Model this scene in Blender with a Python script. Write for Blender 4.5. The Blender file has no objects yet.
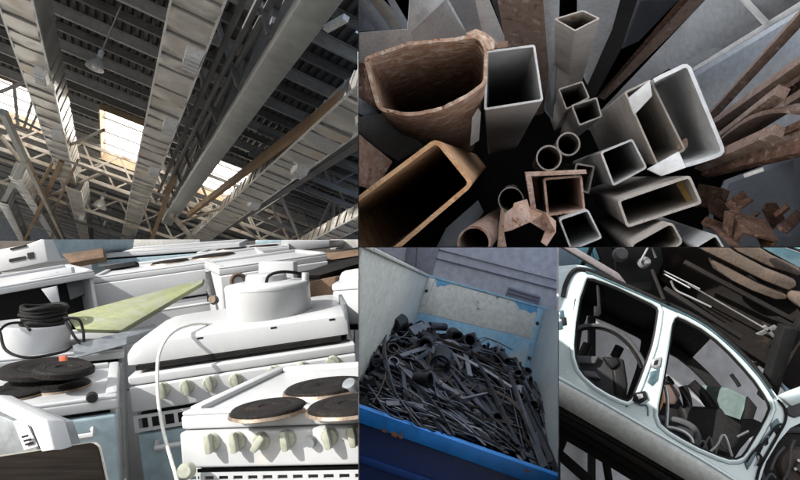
import bpy, bmesh, math, random
from mathutils import Vector, Matrix

# ------------------------------------------------------------------ camera, sky, sun, exposure
V = Vector
F_PX = 600.0            # focal length in photo pixels (photo is 800 x 480)
EYE = 4.00              # eye height above the ground: the camera looks from a gantry beside the loading dock
scene = bpy.context.scene
col = scene.collection
cam_data = bpy.data.cameras.new('camera')
cam_data.sensor_width = 36.0
cam_data.lens = 36.0 * F_PX / 800.0
cam_data.clip_start = 0.05
cam_data.clip_end = 2000.0
cam = bpy.data.objects.new('camera', cam_data)
cam.location = (0, 0, EYE)
cam.rotation_euler = (math.radians(90), 0, 0)
col.objects.link(cam)
scene.camera = cam

SUN_DIR = V((-0.74, -0.42, 0.58)).normalized()      # towards the sun
elev = math.asin(SUN_DIR.z)
rot = math.atan2(SUN_DIR.x, SUN_DIR.y)
world = bpy.data.worlds.new('World')
scene.world = world
world.use_nodes = True
wn = world.node_tree
wn.nodes.clear()
sky = wn.nodes.new('ShaderNodeTexSky')
sky.sky_type = 'NISHITA'
sky.sun_disc = False
sky.sun_elevation = elev
sky.sun_rotation = rot
sky.air_density = 1.0
sky.dust_density = 2.0
sky.ozone_density = 1.0
bg = wn.nodes.new('ShaderNodeBackground')
bg.inputs['Strength'].default_value = 0.09
wo = wn.nodes.new('ShaderNodeOutputWorld')
wn.links.new(sky.outputs[0], bg.inputs['Color'])
wn.links.new(bg.outputs[0], wo.inputs['Surface'])
sun_data = bpy.data.lights.new('sun', 'SUN')
sun_data.energy = 4.2
sun_data.angle = math.radians(0.5)
sun_data.color = (1.0, 0.97, 0.92)
sun = bpy.data.objects.new('sun', sun_data)
sun.rotation_euler = SUN_DIR.to_track_quat('Z', 'Y').to_euler()
sun.location = (-5, -5, 12)
col.objects.link(sun)
scene.view_settings.view_transform = 'Standard'
scene.view_settings.look = 'None'
scene.view_settings.exposure = 0.9
scene.view_settings.gamma = 1.0
scene.view_settings.use_curve_mapping = False
scene.cycles.max_bounces = 6
scene.cycles.diffuse_bounces = 3
scene.cycles.glossy_bounces = 3

# ------------------------------------------------------------------ helpers
rnd = random.Random(7)
CLIP = {}               # bay name -> list of (plane point, outward normal)
BAY = [None]
CLIPPED = []
CAMP = V((0, 0, EYE))


def ray(px, py):
    return V(((px - 400.0) / F_PX, 1.0, -(py - 240.0) / F_PX))


def P(px, py, d):
    return CAMP + ray(px, py) * d


def on_plane(px, py, p0, n):
    r = ray(px, py)
    k = (p0 - CAMP).dot(n) / r.dot(n)
    return CAMP + r * k


def lerp(a, b, k):
    return a + (b - a) * k


class G:
    """collects faces, then becomes one mesh object"""
    def __init__(self, M=None):
        self.v = []; self.f = []; self.M = M

    def add(self, vs, fs):
        o = len(self.v)
        self.v += [V(p) for p in vs]
        self.f += [tuple(i + o for i in q) for q in fs]
        return self

    def box(self, lo, hi):
        x0, y0, z0 = lo; x1, y1, z1 = hi
        vs = [(x0, y0, z0), (x1, y0, z0), (x1, y1, z0), (x0, y1, z0), (x0, y0, z1), (x1, y0, z1), (x1, y1, z1), (x0, y1, z1)]
        return self.add(vs, [(0, 3, 2, 1), (4, 5, 6, 7), (0, 1, 5, 4), (1, 2, 6, 5), (2, 3, 7, 6), (3, 0, 4, 7)])

    def prism(self, poly, vec):
        n = len(poly); vec = V(vec)
        vs = [V(p) for p in poly] + [V(p) + vec for p in poly]
        fs = [tuple(range(n)), tuple(range(2 * n - 1, n - 1, -1))]
        fs += [(i, i + n, (i + 1) % n + n, (i + 1) % n) for i in range(n)]
        return self.add(vs, fs)

    def bar(self, a, b, w, h, up=(0, 0, 1)):
        a = V(a); b = V(b); d = (b - a).normalized(); up = V(up)
        s = d.cross(up)
        if s.length < 1e-4: s = d.cross(V((1, 0, 0.1)))
        s.normalize(); u = s.cross(d).normalized()
        q = [s * w / 2 + u * h / 2, -s * w / 2 + u * h / 2, -s * w / 2 - u * h / 2, s * w / 2 - u * h / 2]
        return self.prism([a + k for k in q], b - a)

    def tube(self, path, r, n=10, cap=True, closed=False):
        path = [V(p) for p in path]
        m = len(path); vs = []; fs = []
        prev = None
        for i, p in enumerate(path):
            if closed: t = path[(i + 1) % m] - path[i - 1]
            else: t = path[min(i + 1, m - 1)] - path[max(i - 1, 0)]
            t.normalize()
            if prev is None:
                s = t.cross(V((0.13, 0.2, 1)))
                if s.length < 1e-3: s = t.cross(V((1, 0, 0)))
            else:
                s = prev - t * prev.dot(t)
            s.normalize(); prev = s
            u = t.cross(s)
            rr = r[i] if isinstance(r, (list, tuple)) else r
            for k in range(n):
                a = 2 * math.pi * k / n
                vs.append(p + (s * math.cos(a) + u * math.sin(a)) * rr)
        rng = m if closed else m - 1
        for i in range(rng):
            j = (i + 1) % m
            for k in range(n):
                fs.append((i * n + k, i * n + (k + 1) % n, j * n + (k + 1) % n, j * n + k))
        if cap and not closed:
            fs.append(tuple(range(n - 1, -1, -1))); fs.append(tuple(range((m - 1) * n, m * n)))
        return self.add(vs, fs)

    def lathe(self, prof, n=28, c=(0, 0, 0), axis=(0, 0, 1)):
        """prof: list of (radius, height); closed at ends when radius is 0"""
        ax = V(axis).normalized(); s = ax.cross(V((0.3, 1, 0.1))).normalized(); u = ax.cross(s); c = V(c)
        vs = []; fs = []; rows = []
        for r, h in prof:
            if r < 1e-6:
                rows.append([len(vs)]); vs.append(c + ax * h)
            else:
                rows.append(list(range(len(vs), len(vs) + n)))
                for k in range(n):
                    a = 2 * math.pi * k / n
                    vs.append(c + ax * h + (s * math.cos(a) + u * math.sin(a)) * r)
        for A, B in zip(rows, rows[1:]):
            for k in range(n):
                k2 = (k + 1) % n
                if len(A) == 1 and len(B) == 1: continue
                if len(A) == 1: fs.append((A[0], B[k2], B[k]))
                elif len(B) == 1: fs.append((A[k], A[k2], B[0]))
                else: fs.append((A[k], A[k2], B[k2], B[k]))
        return self.add(vs, fs)

    def build(self, name, mat, parent=None, label=None, cat=None, group=None, kind=None, bevel=0, seg=2, smooth=None):
        vs = [self.M @ p for p in self.v] if self.M is not None else self.v
        c = V((0, 0, 0))
        for p in vs: c += p
        c /= max(1, len(vs))
        me = bpy.data.meshes.new(name)
        me.from_pydata([p - c for p in vs], [], self.f)
        bm = bmesh.new(); bm.from_mesh(me)
        bmesh.ops.recalc_face_normals(bm, faces=bm.faces)
        if bevel:
            es = [e for e in bm.edges if len(e.link_faces) == 2 and e.calc_face_angle(0) > 0.6]
            if es:
                bmesh.ops.bevel(bm, geom=es, offset=bevel, offset_type='OFFSET', segments=seg, profile=0.5, affect='EDGES', clamp_overlap=True)
        bm.to_mesh(me); bm.free()
        if smooth is None: smooth = True
        if smooth:
            me.shade_smooth()
            try: me.set_sharp_from_angle(angle=math.radians(38))
            except Exception: pass
        me.materials.append(mat)
        o = bpy.data.objects.new(name, me)
        col.objects.link(o)
        o.location = c
        if parent is not None:
            o.parent = parent
            o.matrix_parent_inverse = Matrix.Translation(-WLOC[parent.name])
        WLOC[o.name] = c.copy()
        tag(o, label, cat, group, kind)
        if BAY[0]: CLIPPED.append((o, BAY[0]))
        return o


WLOC = {}


def tag(o, label=None, cat=None, group=None, kind=None):
    if label: o['label'] = label
    if cat: o['category'] = cat
    if group: o['group'] = group
    if kind: o['kind'] = kind
    return o


def thing(name, loc, label, cat, group=None):
    o = bpy.data.objects.new(name, None)
    o.empty_display_size = 0.1
    col.objects.link(o)
    o.location = loc
    WLOC[o.name] = V(loc)
    return tag(o, label, cat, group)


def smooth_path(pts, n=6):
    """Catmull-Rom through points"""
    pts = [V(p) for p in pts]
    q = [pts[0] * 2 - pts[1]] + pts + [pts[-1] * 2 - pts[-2]]
    out = []
    for i in range(1, len(q) - 2):
        for k in range(n):
            t = k / n
            a, b, c, d = q[i - 1], q[i], q[i + 1], q[i + 2]
            out.append(0.5 * ((2 * b) + (c - a) * t + (2 * a - 5 * b + 4 * c - d) * t * t + (3 * b - a - 3 * c + d) * t ** 3))
    out.append(pts[-1])
    return out


def rc(poly, r, n=4):
    """rounded-corner copy of a closed 2D polygon"""
    out = []
    m = len(poly)
    for i in range(m):
        p = V((poly[i][0], poly[i][1])); a = V(poly[i - 1][:2]); b = V(poly[(i + 1) % m][:2])
        da = a - p; db = b - p
        k = min(r, da.length * 0.45, db.length * 0.45)
        pa = p + da.normalized() * k; pb = p + db.normalized() * k
        for j in range(n + 1):
            t = j / n
            out.append(tuple((1 - t) ** 2 * pa + 2 * t * (1 - t) * p + t * t * pb))
    return out


def inset(poly, t):
    m = len(poly); out = []
    area = sum(poly[i][0] * poly[(i + 1) % m][1] - poly[(i + 1) % m][0] * poly[i][1] for i in range(m))
    sg = 1 if area > 0 else -1
    for i in range(m):
        p = V(poly[i][:2]); a = V(poly[i - 1][:2]); b = V(poly[(i + 1) % m][:2])
        d1 = (p - a).normalized(); d2 = (b - p).normalized()
        n1 = V((-d1.y, d1.x)) * sg; n2 = V((-d2.y, d2.x)) * sg
        bis = n1 + n2
        if bis.length < 1e-3: bis = n1
        bis.normalize()
        c = max(0.45, bis.dot(n1))
        out.append(tuple(p + bis * t / c))
    return out


# ------------------------------------------------------------------ materials
MATS = {}


def mat(name, c1, c2=None, sc=6.0, rough=0.6, metal=0.0, bump=0.15, bsc=60.0, patch=None, patch2=None, aniso=None, spec=0.5, coat=0.0, rvar=0.15, contrast=(0.35, 0.7), fine_amp=1.0, bdetail=3, bdist=0.01):
    """c1/c2 mottled by noise; patch=(colour, scale, threshold, softness[, roughness]) is a stain / rust mask with its own shape"""
    if name in MATS: return MATS[name]
    m = bpy.data.materials.new(name); MATS[name] = m
    m.use_nodes = True
    nt = m.node_tree; N = nt.nodes; L = nt.links
    b = N['Principled BSDF']
    tc = N.new('ShaderNodeTexCoord')
    mp = N.new('ShaderNodeMapping')
    if aniso: mp.inputs['Scale'].default_value = aniso
    L.new(tc.outputs['Object'], mp.inputs['Vector'])
    oi = N.new('ShaderNodeObjectInfo')
    addv = N.new('ShaderNodeVectorMath'); addv.operation = 'ADD'
    mulr = N.new('ShaderNodeMath'); mulr.operation = 'MULTIPLY'; mulr.inputs[1].default_value = 37.0
    L.new(oi.outputs['Random'], mulr.inputs[0])
    L.new(mp.outputs[0], addv.inputs[0]); L.new(mulr.outputs[0], addv.inputs[1])
    vec = addv.outputs[0]

    def noise(scale, detail=4, rough_=0.6):
        n = N.new('ShaderNodeTexNoise')
        n.inputs['Scale'].default_value = scale; n.inputs['Detail'].default_value = detail; n.inputs['Roughness'].default_value = rough_
        L.new(vec, n.inputs['Vector']); return n

    def ramp(src, a, bb):
        r = N.new('ShaderNodeMapRange'); r.inputs[1].default_value = a; r.inputs[2].default_value = bb
        L.new(src, r.inputs[0]); return r.outputs[0]

    def mix(fac, a, bb):
        x = N.new('ShaderNodeMix'); x.data_type = 'RGBA'
        L.new(fac, x.inputs[0])
        for sock, val in ((x.inputs[6], a), (x.inputs[7], bb)):
            if isinstance(val, tuple): sock.default_value = (*val[:3], 1)
            else: L.new(val, sock)
        return x.outputs[2]
    c2 = c2 or tuple(k * 0.7 for k in c1)
    n1 = noise(sc)
    colr = mix(ramp(n1.outputs[0], *contrast), c1, c2)
    fine = noise(sc * 9, 2)
    dark = mix(ramp(fine.outputs[0], 0.25, 0.75), (1 - 0.2 * fine_amp,) * 3, (1 + 0.12 * fine_amp,) * 3)
    mm = N.new('ShaderNodeMix'); mm.data_type = 'RGBA'; mm.blend_type = 'MULTIPLY'; mm.inputs[0].default_value = 1
    L.new(colr, mm.inputs[6]); L.new(dark, mm.inputs[7]); colr = mm.outputs[2]
    rgh = None
    masks = []
    for pt in (patch, patch2):
        if pt:
            pn = noise(pt[1], 5, 0.65)
            fac = ramp(pn.outputs[0], pt[2], pt[2] + pt[3])
            colr = mix(fac, colr, pt[0]); masks.append(fac)
    L.new(colr, b.inputs['Base Color'])
    rn = ramp(fine.outputs[0], 0.2, 0.8)
    ra = N.new('ShaderNodeMath'); ra.operation = 'MULTIPLY_ADD'; ra.inputs[1].default_value = rvar * 2; ra.inputs[2].default_value = rough - rvar
    L.new(rn, ra.inputs[0])
    last = ra.outputs[0]
    if masks and metal + coat + (0.6 - rough) > 0.1:
        mx = N.new('ShaderNodeMath'); mx.operation = 'MULTIPLY_ADD'; mx.inputs[1].default_value = 0.35
        L.new(masks[0], mx.inputs[0]); L.new(last, mx.inputs[2]); last = mx.outputs[0]
    L.new(last, b.inputs['Roughness'])
    if metal and masks:
        mi = N.new('ShaderNodeMath'); mi.operation = 'MULTIPLY_ADD'; mi.inputs[1].default_value = -metal; mi.inputs[2].default_value = metal
        L.new(masks[0], mi.inputs[0]); L.new(mi.outputs[0], b.inputs['Metallic'])
    else:
        b.inputs['Metallic'].default_value = metal
    b.inputs['Specular IOR Level'].default_value = spec
    b.inputs['Coat Weight'].default_value = coat
    b.inputs['Coat Roughness'].default_value = 0.08
    if bump:
        bn = noise(bsc, bdetail, 0.65)
        bp = N.new('ShaderNodeBump'); bp.inputs['Strength'].default_value = bump; bp.inputs['Distance'].default_value = bdist
        L.new(bn.outputs[0], bp.inputs['Height']); L.new(bp.outputs[0], b.inputs['Normal'])
    return m


def emit_mat(name, c, s):
    m = bpy.data.materials.new(name); m.use_nodes = True
    b = m.node_tree.nodes['Principled BSDF']
    b.inputs['Base Color'].default_value = (*c, 1)
    b.inputs['Emission Color'].default_value = (*c, 1)
    b.inputs['Emission Strength'].default_value = s
    b.inputs['Roughness'].default_value = 0.5
    return m


RUST = (0.20, 0.085, 0.04)
RUSTD = (0.10, 0.045, 0.025)
M_dark = mat('dark_steel', (0.035, 0.036, 0.038), (0.02, 0.02, 0.022), 5, 0.6, 0.3)
M_black = mat('black_plastic', (0.010, 0.010, 0.011), (0.018, 0.018, 0.018), 8, 0.5, spec=0.25)
# ------------------------------------------------------------------ setting: ground, dock, dividers
DOCK = EYE - 1.36                                   # top of the loading dock the cookers stand on
M_ground = mat('yard_ground', (0.16, 0.145, 0.125), (0.09, 0.082, 0.072), 0.6, 0.9, 0, 0.5, 12)
M_concrete = mat('dock_concrete', (0.09, 0.085, 0.078), (0.05, 0.048, 0.044), 2.0, 0.9, 0, 0.4, 30)
M_sheet = mat('divider_sheet', (0.05, 0.052, 0.055), (0.03, 0.032, 0.035), 3.0, 0.5, 0.4, 0.05, 30, patch=(RUSTD, 2.2, 0.6, 0.12))
g = G(); g.add([(-900, -300, 0), (900, -300, 0), (900, 1500, 0), (-900, 1500, 0)], [(0, 1, 2, 3)])
g.build('ground', M_ground, kind='structure', label='dusty trodden ground of the scrap yard', smooth=False)

# planes through the bay edges (the bays are wedge-shaped stalls that widen away from the gantry)
def edge_plane(pa, pb, inside):
    a = ray(*pa); b = ray(*pb)
    n = a.cross(b).normalized()
    if n.dot(ray(*inside)) > 0: n = -n
    return (CAMP.copy(), n)

CLIP['tubes'] = [edge_plane((358.7, 0), (358.7, 240), (600, 100)), edge_plane((358, 246.8), (800, 246.8), (600, 100))]
CLIP['stoves'] = [edge_plane((358.2, 240), (358.2, 480), (100, 400)), edge_plane((0, 239.5), (358, 239.5), (100, 400))]
CLIP['skip'] = [edge_plane((558, 247), (558, 480), (450, 400)), edge_plane((358.8, 247), (358.8, 480), (450, 400))]
CLIP['car'] = [edge_plane((558.8, 247), (558.8, 480), (700, 400))]

def divider(px, d0, d1, z0, z1, label, t=0.0015, step=None):
    a = P(px, 240, d0); b = P(px, 240, d1)
    n = V((b.y - a.y, -(b.x - a.x), 0)).normalized() * t
    q = [(a.x, a.y, z0), (b.x, b.y, z0), (b.x, b.y, z1), (a.x, a.y, z1)]
    if step:
        c = P(px, 240, step[0]); q = q[:3] + [(c.x, c.y, z1), (c.x, c.y, step[1]), (a.x, a.y, step[1])]
    g = G(); g.prism(q, n)
    return g.build('divider_panel', M_sheet, label=label, cat='partition', smooth=False)

divider(358.3, 1.05, 16.5, 0.0, 5.57, 'sheet steel partition between the white cookers and the blue skip, raised in a step to shade the skip', step=(5.3, 4.55))  # height and step added to keep the sun off the skip
divider(558.2, 4.6, 15.5, 0.0, 2.4, 'low sheet steel partition between the blue skip and the stripped car', 0.005)

# unseen pale deck added to bounce light onto the steel sections
g = G(); g.box((-0.05, -3.5, EYE - 0.9), (3.4, 0.70, EYE - 0.8))
g.build('bounce_deck', mat('bounce_deck_pale', (0.80, 0.79, 0.77), (0.74, 0.73, 0.71), 2, 0.85, 0, 0.2, 20), kind='structure', label='added pale deck out of view, bouncing light onto the steel stall', bevel=0.01)
# loading dock under the cookers, with a low wall at its back
g = G(); g.prism([(-9.0, 0.75, 0), (-0.13, 0.75, 0), (-0.75, 10.0, 0), (-9.0, 10.0, 0)], (0, 0, DOCK))
g.build('loading_dock', M_concrete, kind='structure', label='raised concrete loading dock under the cookers', bevel=0.02)
g = G(); g.box((-11.0, 10.05, 0), (-0.80, 10.30, EYE - 0.015))
g.build('low_wall', mat('low_wall_render', (0.12, 0.10, 0.085), (0.05, 0.045, 0.04), 1.5, 0.9, 0, 0.4, 20), label='low dark wall behind the rows of cookers', cat='wall', bevel=0.01)

# pale concrete floor of the hall
g = G(); g.add([(-70, 10.4, 0.004), (-1.2, 10.4, 0.004), (24, 60, 0.004), (24, 110, 0.004), (-70, 110, 0.004)], [(0, 1, 2, 3, 4)])
g.build('hall_floor', mat('hall_concrete', (0.36, 0.35, 0.33), (0.28, 0.27, 0.25), 0.3, 0.6, 0, 0.1, 6), kind='structure', label='pale concrete floor of the hall', smooth=False)
# ------------------------------------------------------------------ factory hall behind the dock (upper left)
E1 = ray(107, 313).normalized()
E2 = V((1, 265 / 600.0, -0.38)); E2 = (E2 - E1 * E2.dot(E1)).normalized()
EN = E2.cross(E1).normalized()

def HP(s, t, h): return CAMP + E1 * s + E2 * t + EN * h

def hpx(px, py, h):
    p = on_plane(px, py, CAMP + EN * h, EN) - CAMP
    return p.dot(E1), p.dot(E2)

M_deck = mat('roof_deck', (0.125, 0.128, 0.13), (0.08, 0.083, 0.086), 0.5, 0.5, 0.3, 0.0)
M_purlin = mat('purlin_steel', (0.42, 0.42, 0.42), (0.29, 0.29, 0.295), 0.7, 0.5, 0.2, 0.0)
M_truss = mat('truss_paint', (0.48, 0.45, 0.41), (0.32, 0.28, 0.23), 0.6, 0.6, 0.1, 0.0, patch=(RUST, 0.9, 0.58, 0.1))
M_trussd = mat('truss_dark', (0.20, 0.20, 0.20), (0.12, 0.12, 0.12), 0.7, 0.6, 0.1, 0.0)
M_beam = mat('beam_grey', (0.40, 0.42, 0.41), (0.32, 0.33, 0.325), 0.4, 0.5, 0.1, 0.03, 20)
M_brown = mat('brown_lit_steel', (0.34, 0.23, 0.14), (0.22, 0.145, 0.09), 0.8, 0.7, 0.1, 0.0)  # brown of struts and rail; on the column it stands for orange light
M_foil = mat('duct_galvanised', (0.80, 0.79, 0.77), (0.66, 0.63, 0.58), 0.8, 0.30, 0.7, 1.0, 2.2, patch=((0.60, 0.48, 0.34), 0.3, 0.5, 0.22), fine_amp=0.0, rvar=0.04, bdetail=0.5, bdist=0.06, aniso=(1, 1, 1))
M_foilb = mat('duct_silver', (0.86, 0.87, 0.88), (0.74, 0.75, 0.76), 2.0, 0.35, 0.2, 0.1, 3)
M_tan = mat('skylight_upstand', (0.36, 0.27, 0.18), (0.25, 0.18, 0.12), 0.8, 0.7, 0, 0.0)
M_pane = emit_mat('skylight_glass', (1.0, 0.95, 0.86), 4.2)

HR = 8.0
hall = thing('factory_hall', HP(20, 0, -3), 'tall dark steel hall with corrugated roof, lattice trusses and bright skylights', 'building')

# corrugated roof sheets, ribs along E1
S0, S1 = 11.2, 88.0
sky_specs = []          # (s0, s1, t0, t1)
def sky_quad(pts):
    q = [hpx(x, y, HR) for x, y in pts]
    s = [k[0] for k in q]; t = [k[1] for k in q]
    return min(s), max(s), min(t), max(t)
SKY = []
for (cx, cy, ds, dt) in ((129, 143, 9.0, 2.7), (233, 183, 8.0, 2.7), (14, 100, 7.0, 4.0)):
    s, t = hpx(cx, cy, HR)
    SKY.append((s - ds / 2, s + ds / 2, float(round(t - dt / 2)), float(round(t + dt / 2))))

def sheet_mesh(s0, s1, w=1.0, pitch=0.25, dep=0.10):
    vs = []; fs = []
    nr = int(round(w / pitch))
    prof = []
    for k in range(nr):
        x = k * pitch
        prof += [(x, 0), (x + 0.10, 0), (x + 0.135, dep), (x + 0.215, dep)]
    prof.append((w, 0))
    for x, z in prof:
        vs.append(V((s0, x, z))); vs.append(V((s1, x, z)))
    for i in range(len(prof) - 1):
        fs.append((2 * i, 2 * i + 1, 2 * i + 3, 2 * i + 2))
    return vs, fs

KA = E1.x + 0.045 * E1.y; KB = E2.x + 0.045 * E2.y; KC = (EN.x + 0.045 * EN.y) * HR
def s_edge(t): return -(KB * t + KC) / KA          # the roof ends over the tall partition
def t_edge(s): return -(KA * s + KC) / KB
tt = -46.0
while tt < 34.0:
    cuts = [(max(S0, s_edge(tt + 0.5)), S1)]
    if cuts[0][0] >= S1 - 1: tt += 1.0; continue
    for (a, b, c, d) in SKY:
        if tt < d and tt + 1 > c:
            cuts = [z for (x, y) in cuts for z in (((x, a), (b, y)) if x < a < y else ((x, y),))]
    g = G()
    for (x, y) in cuts:
        vs, fs = sheet_mesh(x, y)
        g.add([HP(p.x, tt + p.y, HR + p.z) for p in vs], fs)
    g.build('roof_sheet', M_deck, hall, smooth=False)
    tt += 1.0

# purlins along E2, alternately deep and shallow, stopping at the skylights
s = 11.25; k = 0
while s < 86:
    g = G()
    hh = 0.26 if k % 2 == 0 else 0.16
    w = 0.12
    spans = [(-46, min(34, t_edge(s)))]
    for (a, b, c, d) in SKY:
        if a - .1 < s < b + .1: spans = [z for (x, y) in spans for z in (((x, c), (d, y)) if x < c < y else ((x, y),))]
    for (x, y) in spans:
        g.bar(HP(s, x, HR - 0.05), HP(s, y, HR - 0.05), w + 0.04, 0.03, EN)
        g.bar(HP(s, x, HR - 0.07 - hh / 2), HP(s, y, HR - 0.07 - hh / 2), 0.04, hh, EN)
        g.bar(HP(s, x, HR - 0.09 - hh), HP(s, y, HR - 0.09 - hh), w, 0.03, EN)
    g.build('purlin', M_purlin if k % 2 == 0 else M_trussd, hall, smooth=False)
    s += 1.25 + 0.01 * k; k += 1

# skylights
for (a, b, c, d) in SKY:
    g = G()
    for (p, q) in (((a, c), (a, d)), ((b, c), (b, d)), ((a, c), (b, c)), ((a, d), (b, d))):
        g.prism([HP(p[0], p[1], HR - 0.25), HP(q[0], q[1], HR - 0.25), HP(q[0], q[1], HR + 0.34), HP(p[0], p[1], HR + 0.34)], EN.cross(HP(q[0], q[1], 0) - HP(p[0], p[1], 0)).normalized() * 0.05)
    sk = g.build('skylight', M_tan, hall, smooth=False)
    n = 4
    for i in range(n):
        x0 = lerp(a, b, i / n) + 0.06; x1 = lerp(a, b, (i + 1) / n) - 0.06
        g = G(); g.prism([HP(x0, c + .05, HR + 0.25), HP(x0, d - .05, HR + 0.25), HP(x1, d - .05, HR + 0.25), HP(x1, c + .05, HR + 0.25)], EN * 0.03)
        g.build('pane', M_pane, sk, smooth=False)
        g = G(); g.bar(HP(x0 - .06, c, HR + 0.2), HP(x0 - .06, d, HR + 0.2), 0.2, 0.2, EN)
        g.build('glazing_bar', M_purlin, sk, smooth=False)

# transverse lattice trusses
def truss(s, t0, t1, hb, ht, m, r=0.07, step=1.3):
    t1 = min(t1, t_edge(s))
    g = G()
    g.bar(HP(s, t0, hb), HP(s, t1, hb), 0.16, 0.16, EN)
    tr = g.build('truss', m, hall, smooth=False)
    g = G(); g.bar(HP(s, t0, ht), HP(s, t1, ht), 0.14, 0.14, EN)
    g.build('top_chord', m, tr, smooth=False)
    t = t0; up = True; k = 0
    while t < t1 - step:
        g = G()
        g.bar(HP(s, t, hb if up else ht), HP(s, t + step, ht if up else hb), r, r, EN)
        g.build('web_member', m, tr, smooth=False)
        t += step; up = not up; k += 1

truss(hpx(90, 150, 7.1)[0], -13, 4, 6.3, 7.3, M_truss, 0.08, 0.85)
truss(hpx(110, 172, 6.6)[0], -15, 8, 5.9, 6.9, M_truss, 0.08, 0.95)
truss(hpx(130, 214, 6.0)[0], -22, 12, 5.4, 6.6, M_truss, 0.10, 1.2)
truss(hpx(260, 205, 6.8)[0], 0.5, 22, 6.2, 7.3, M_trussd, 0.08, 0.9)
truss(hpx(280, 225, 6.6)[0], 1.0, 26, 6.0, 7.1, M_truss, 0.08, 1.0)
truss(hpx(300, 165, 6.9)[0], 2.5, 22, 6.6, 7.5, M_trussd, 0.07, 0.8)
truss(hpx(330, 185, 6.9)[0], 5, 26, 6.4, 7.4, M_trussd, 0.07, 0.85)
truss(hpx(110, 226, 5.6)[0], -24, 3, 5.2, 6.4, M_trussd, 0.09, 1.0)
truss(hpx(20, 120, 7.2)[0], -22, -9.6, 6.6, 7.5, M_trussd, 0.09, 0.8)

# main lattice girder: grey box chord with dark web going up to the roof
hb = 5.4
(sa, ta), (sb, tb) = hpx(322, 0, hb), hpx(168, 222, hb)
dirt = (tb - ta) / (sb - sa)
def beam_t(s): return ta + (s - sa) * dirt
g = G(); g.bar(HP(sa - 4, beam_t(sa - 4), hb + 0.25), HP(sb + 1, beam_t(sb + 1), hb + 0.25), 0.54, 0.5, EN)
gird = g.build('girder', M_beam, hall, bevel=0.03)
g = G(); g.bar(HP(sa - 4, beam_t(sa - 4) - .25, HR - 0.7), HP(sb + 1, beam_t(sb + 1) - .25, HR - 0.7), 0.34, 0.34, EN)
g.build('top_chord', M_trussd, gird, smooth=False)
s = sa - 3.5; up = True
while s < sb:
    g = G(); e = 1.5
    x = beam_t(s) - 0.25; y = beam_t(s + e) - 0.25
    g.bar(HP(s, x, hb + 0.4 if up else HR - 0.8), HP(s + e, y, HR - 0.8 if up else hb + 0.4), 0.2, 0.16, EN)
    g.build('web_member', M_trussd, gird, smooth=False)
    if up:
        g = G(); g.bar(HP(s, x - 0.1, hb + 0.4), HP(s, x - 1.4, HR - 0.4), 0.1, 0.1, EN)
        g.build('brace', M_trussd, gird, smooth=False)
    s += e; up = not up
for off in (-0.55, -0.75, -1.0):     # pipes and cable trays along the girder
    g = G(); g.tube([HP(sa - 4, beam_t(sa - 4) + off, hb + 1.0 + off * .3), HP(sb, beam_t(sb) + off, hb + 1.0 + off * .3)], 0.07, 8)
    g.build('pipe', M_trussd, gird)

# second girder: pair of rails right of the right-hand duct
for (pa, pb, w, m) in (((358, 128), (192, 240), 0.42, M_trussd), ((358, 141), (200, 243), 0.24, M_trussd), ((358, 86), (196, 209), 0.14, M_brown)):
    (s1, t1), (s2, t2) = hpx(*pa, 5.9), hpx(*pb, 5.9)
    u = (t2 - t1) / (s2 - s1)
    g = G(); g.bar(HP(s1 - 3, t1 - 3 * u, 5.9), HP(s2 + 2, t2 + 2 * u, 5.9), w, 0.35, EN)
    g.build('crane_rail', m, hall, smooth=False)

# struts and columns, placed under the roof by where they cross
def strut(pa, pb, h0, h1, w, m, name='strut'):
    s0, t0 = hpx(*pa, h0); s1, t1 = hpx(*pb, h1)
    w *= 0.6
    g = G(); g.bar(HP(s0, t0, h0), HP(s1, t1, h1), w, w, EN)
    g.build(name, m, hall, smooth=False)

for a in (((3, 112), (25, 160), 5.2, 5.2, 0.34, M_beam), ((25, 160), (-2, 212), 5.2, 4.6, 0.40, M_beam), ((26, 160), (66, 244), 5.2, 4.4, 0.34, M_truss),
          ((62, 160), (22, 246), 5.6, 4.0, 0.34, M_brown), ((104, 130), (68, 146), 6.2, 5.8, 0.14, M_truss), ((44, 198), (104, 172), 5.4, 5.8, 0.18, M_truss),
          ((60, 150), (36, 192), 5.8, 5.2, 0.22, M_brown), ((78, 160), (52, 214), 5.6, 5.0, 0.18, M_brown), ((70, 162), (165, 196), 5.4, 5.4, 0.14, M_truss),
          ((180, 160), (150, 244), 6.6, 4.4, 0.34, M_brown), ((172, 215), (196, 242), 5.2, 4.8, 0.3, M_truss), ((143, 206), (155, 243), 5.2, 4.6, 0.13, M_truss), ((200, 48), (206, 160), 7.2, 6.4, 0.13, M_purlin),
          ((68, 196), (50, 240), 5.6, 4.8, 0.16, M_brown), ((40, 130), (15, 118), 5.6, 5.8, 0.12, M_trussd), ((50, 72), (0, 92), 6.8, 6.6, 0.16, M_trussd),
          ((24, 128), (36, 90), 6.4, 7.2, 0.16, M_trussd), ((18, 126), (14, 84), 6.4, 7.2, 0.16, M_trussd), ((30, 130), (46, 96), 6.4, 7.2, 0.16, M_trussd),
          ((332, 200), (320, 226), 7.0, 6.0, 0.2, M_trussd), ((334, 200), (332, 230), 7.0, 6.0, 0.2, M_trussd), ((336, 200), (346, 226), 7.0, 6.0, 0.2, M_trussd), ((338, 200), (357, 218), 7.0, 6.0, 0.2, M_trussd),
          ((280, 195), (300, 240), 6.6, 6.0, 0.16, M_purlin), ((300, 240), (358, 214), 6.0, 6.2, 0.34, M_brown), ((238, 222), (262, 243), 5.8, 5.4, 0.14, M_truss),
          ((182, 222), (230, 205), 5.6, 5.8, 0.14, M_truss), ((255, 215), (290, 192), 6.4, 7.2, 0.12, M_trussd), ((0, 135), (20, 160), 5.6, 5.4, 0.2, M_truss)):
    strut(*a)
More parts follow.
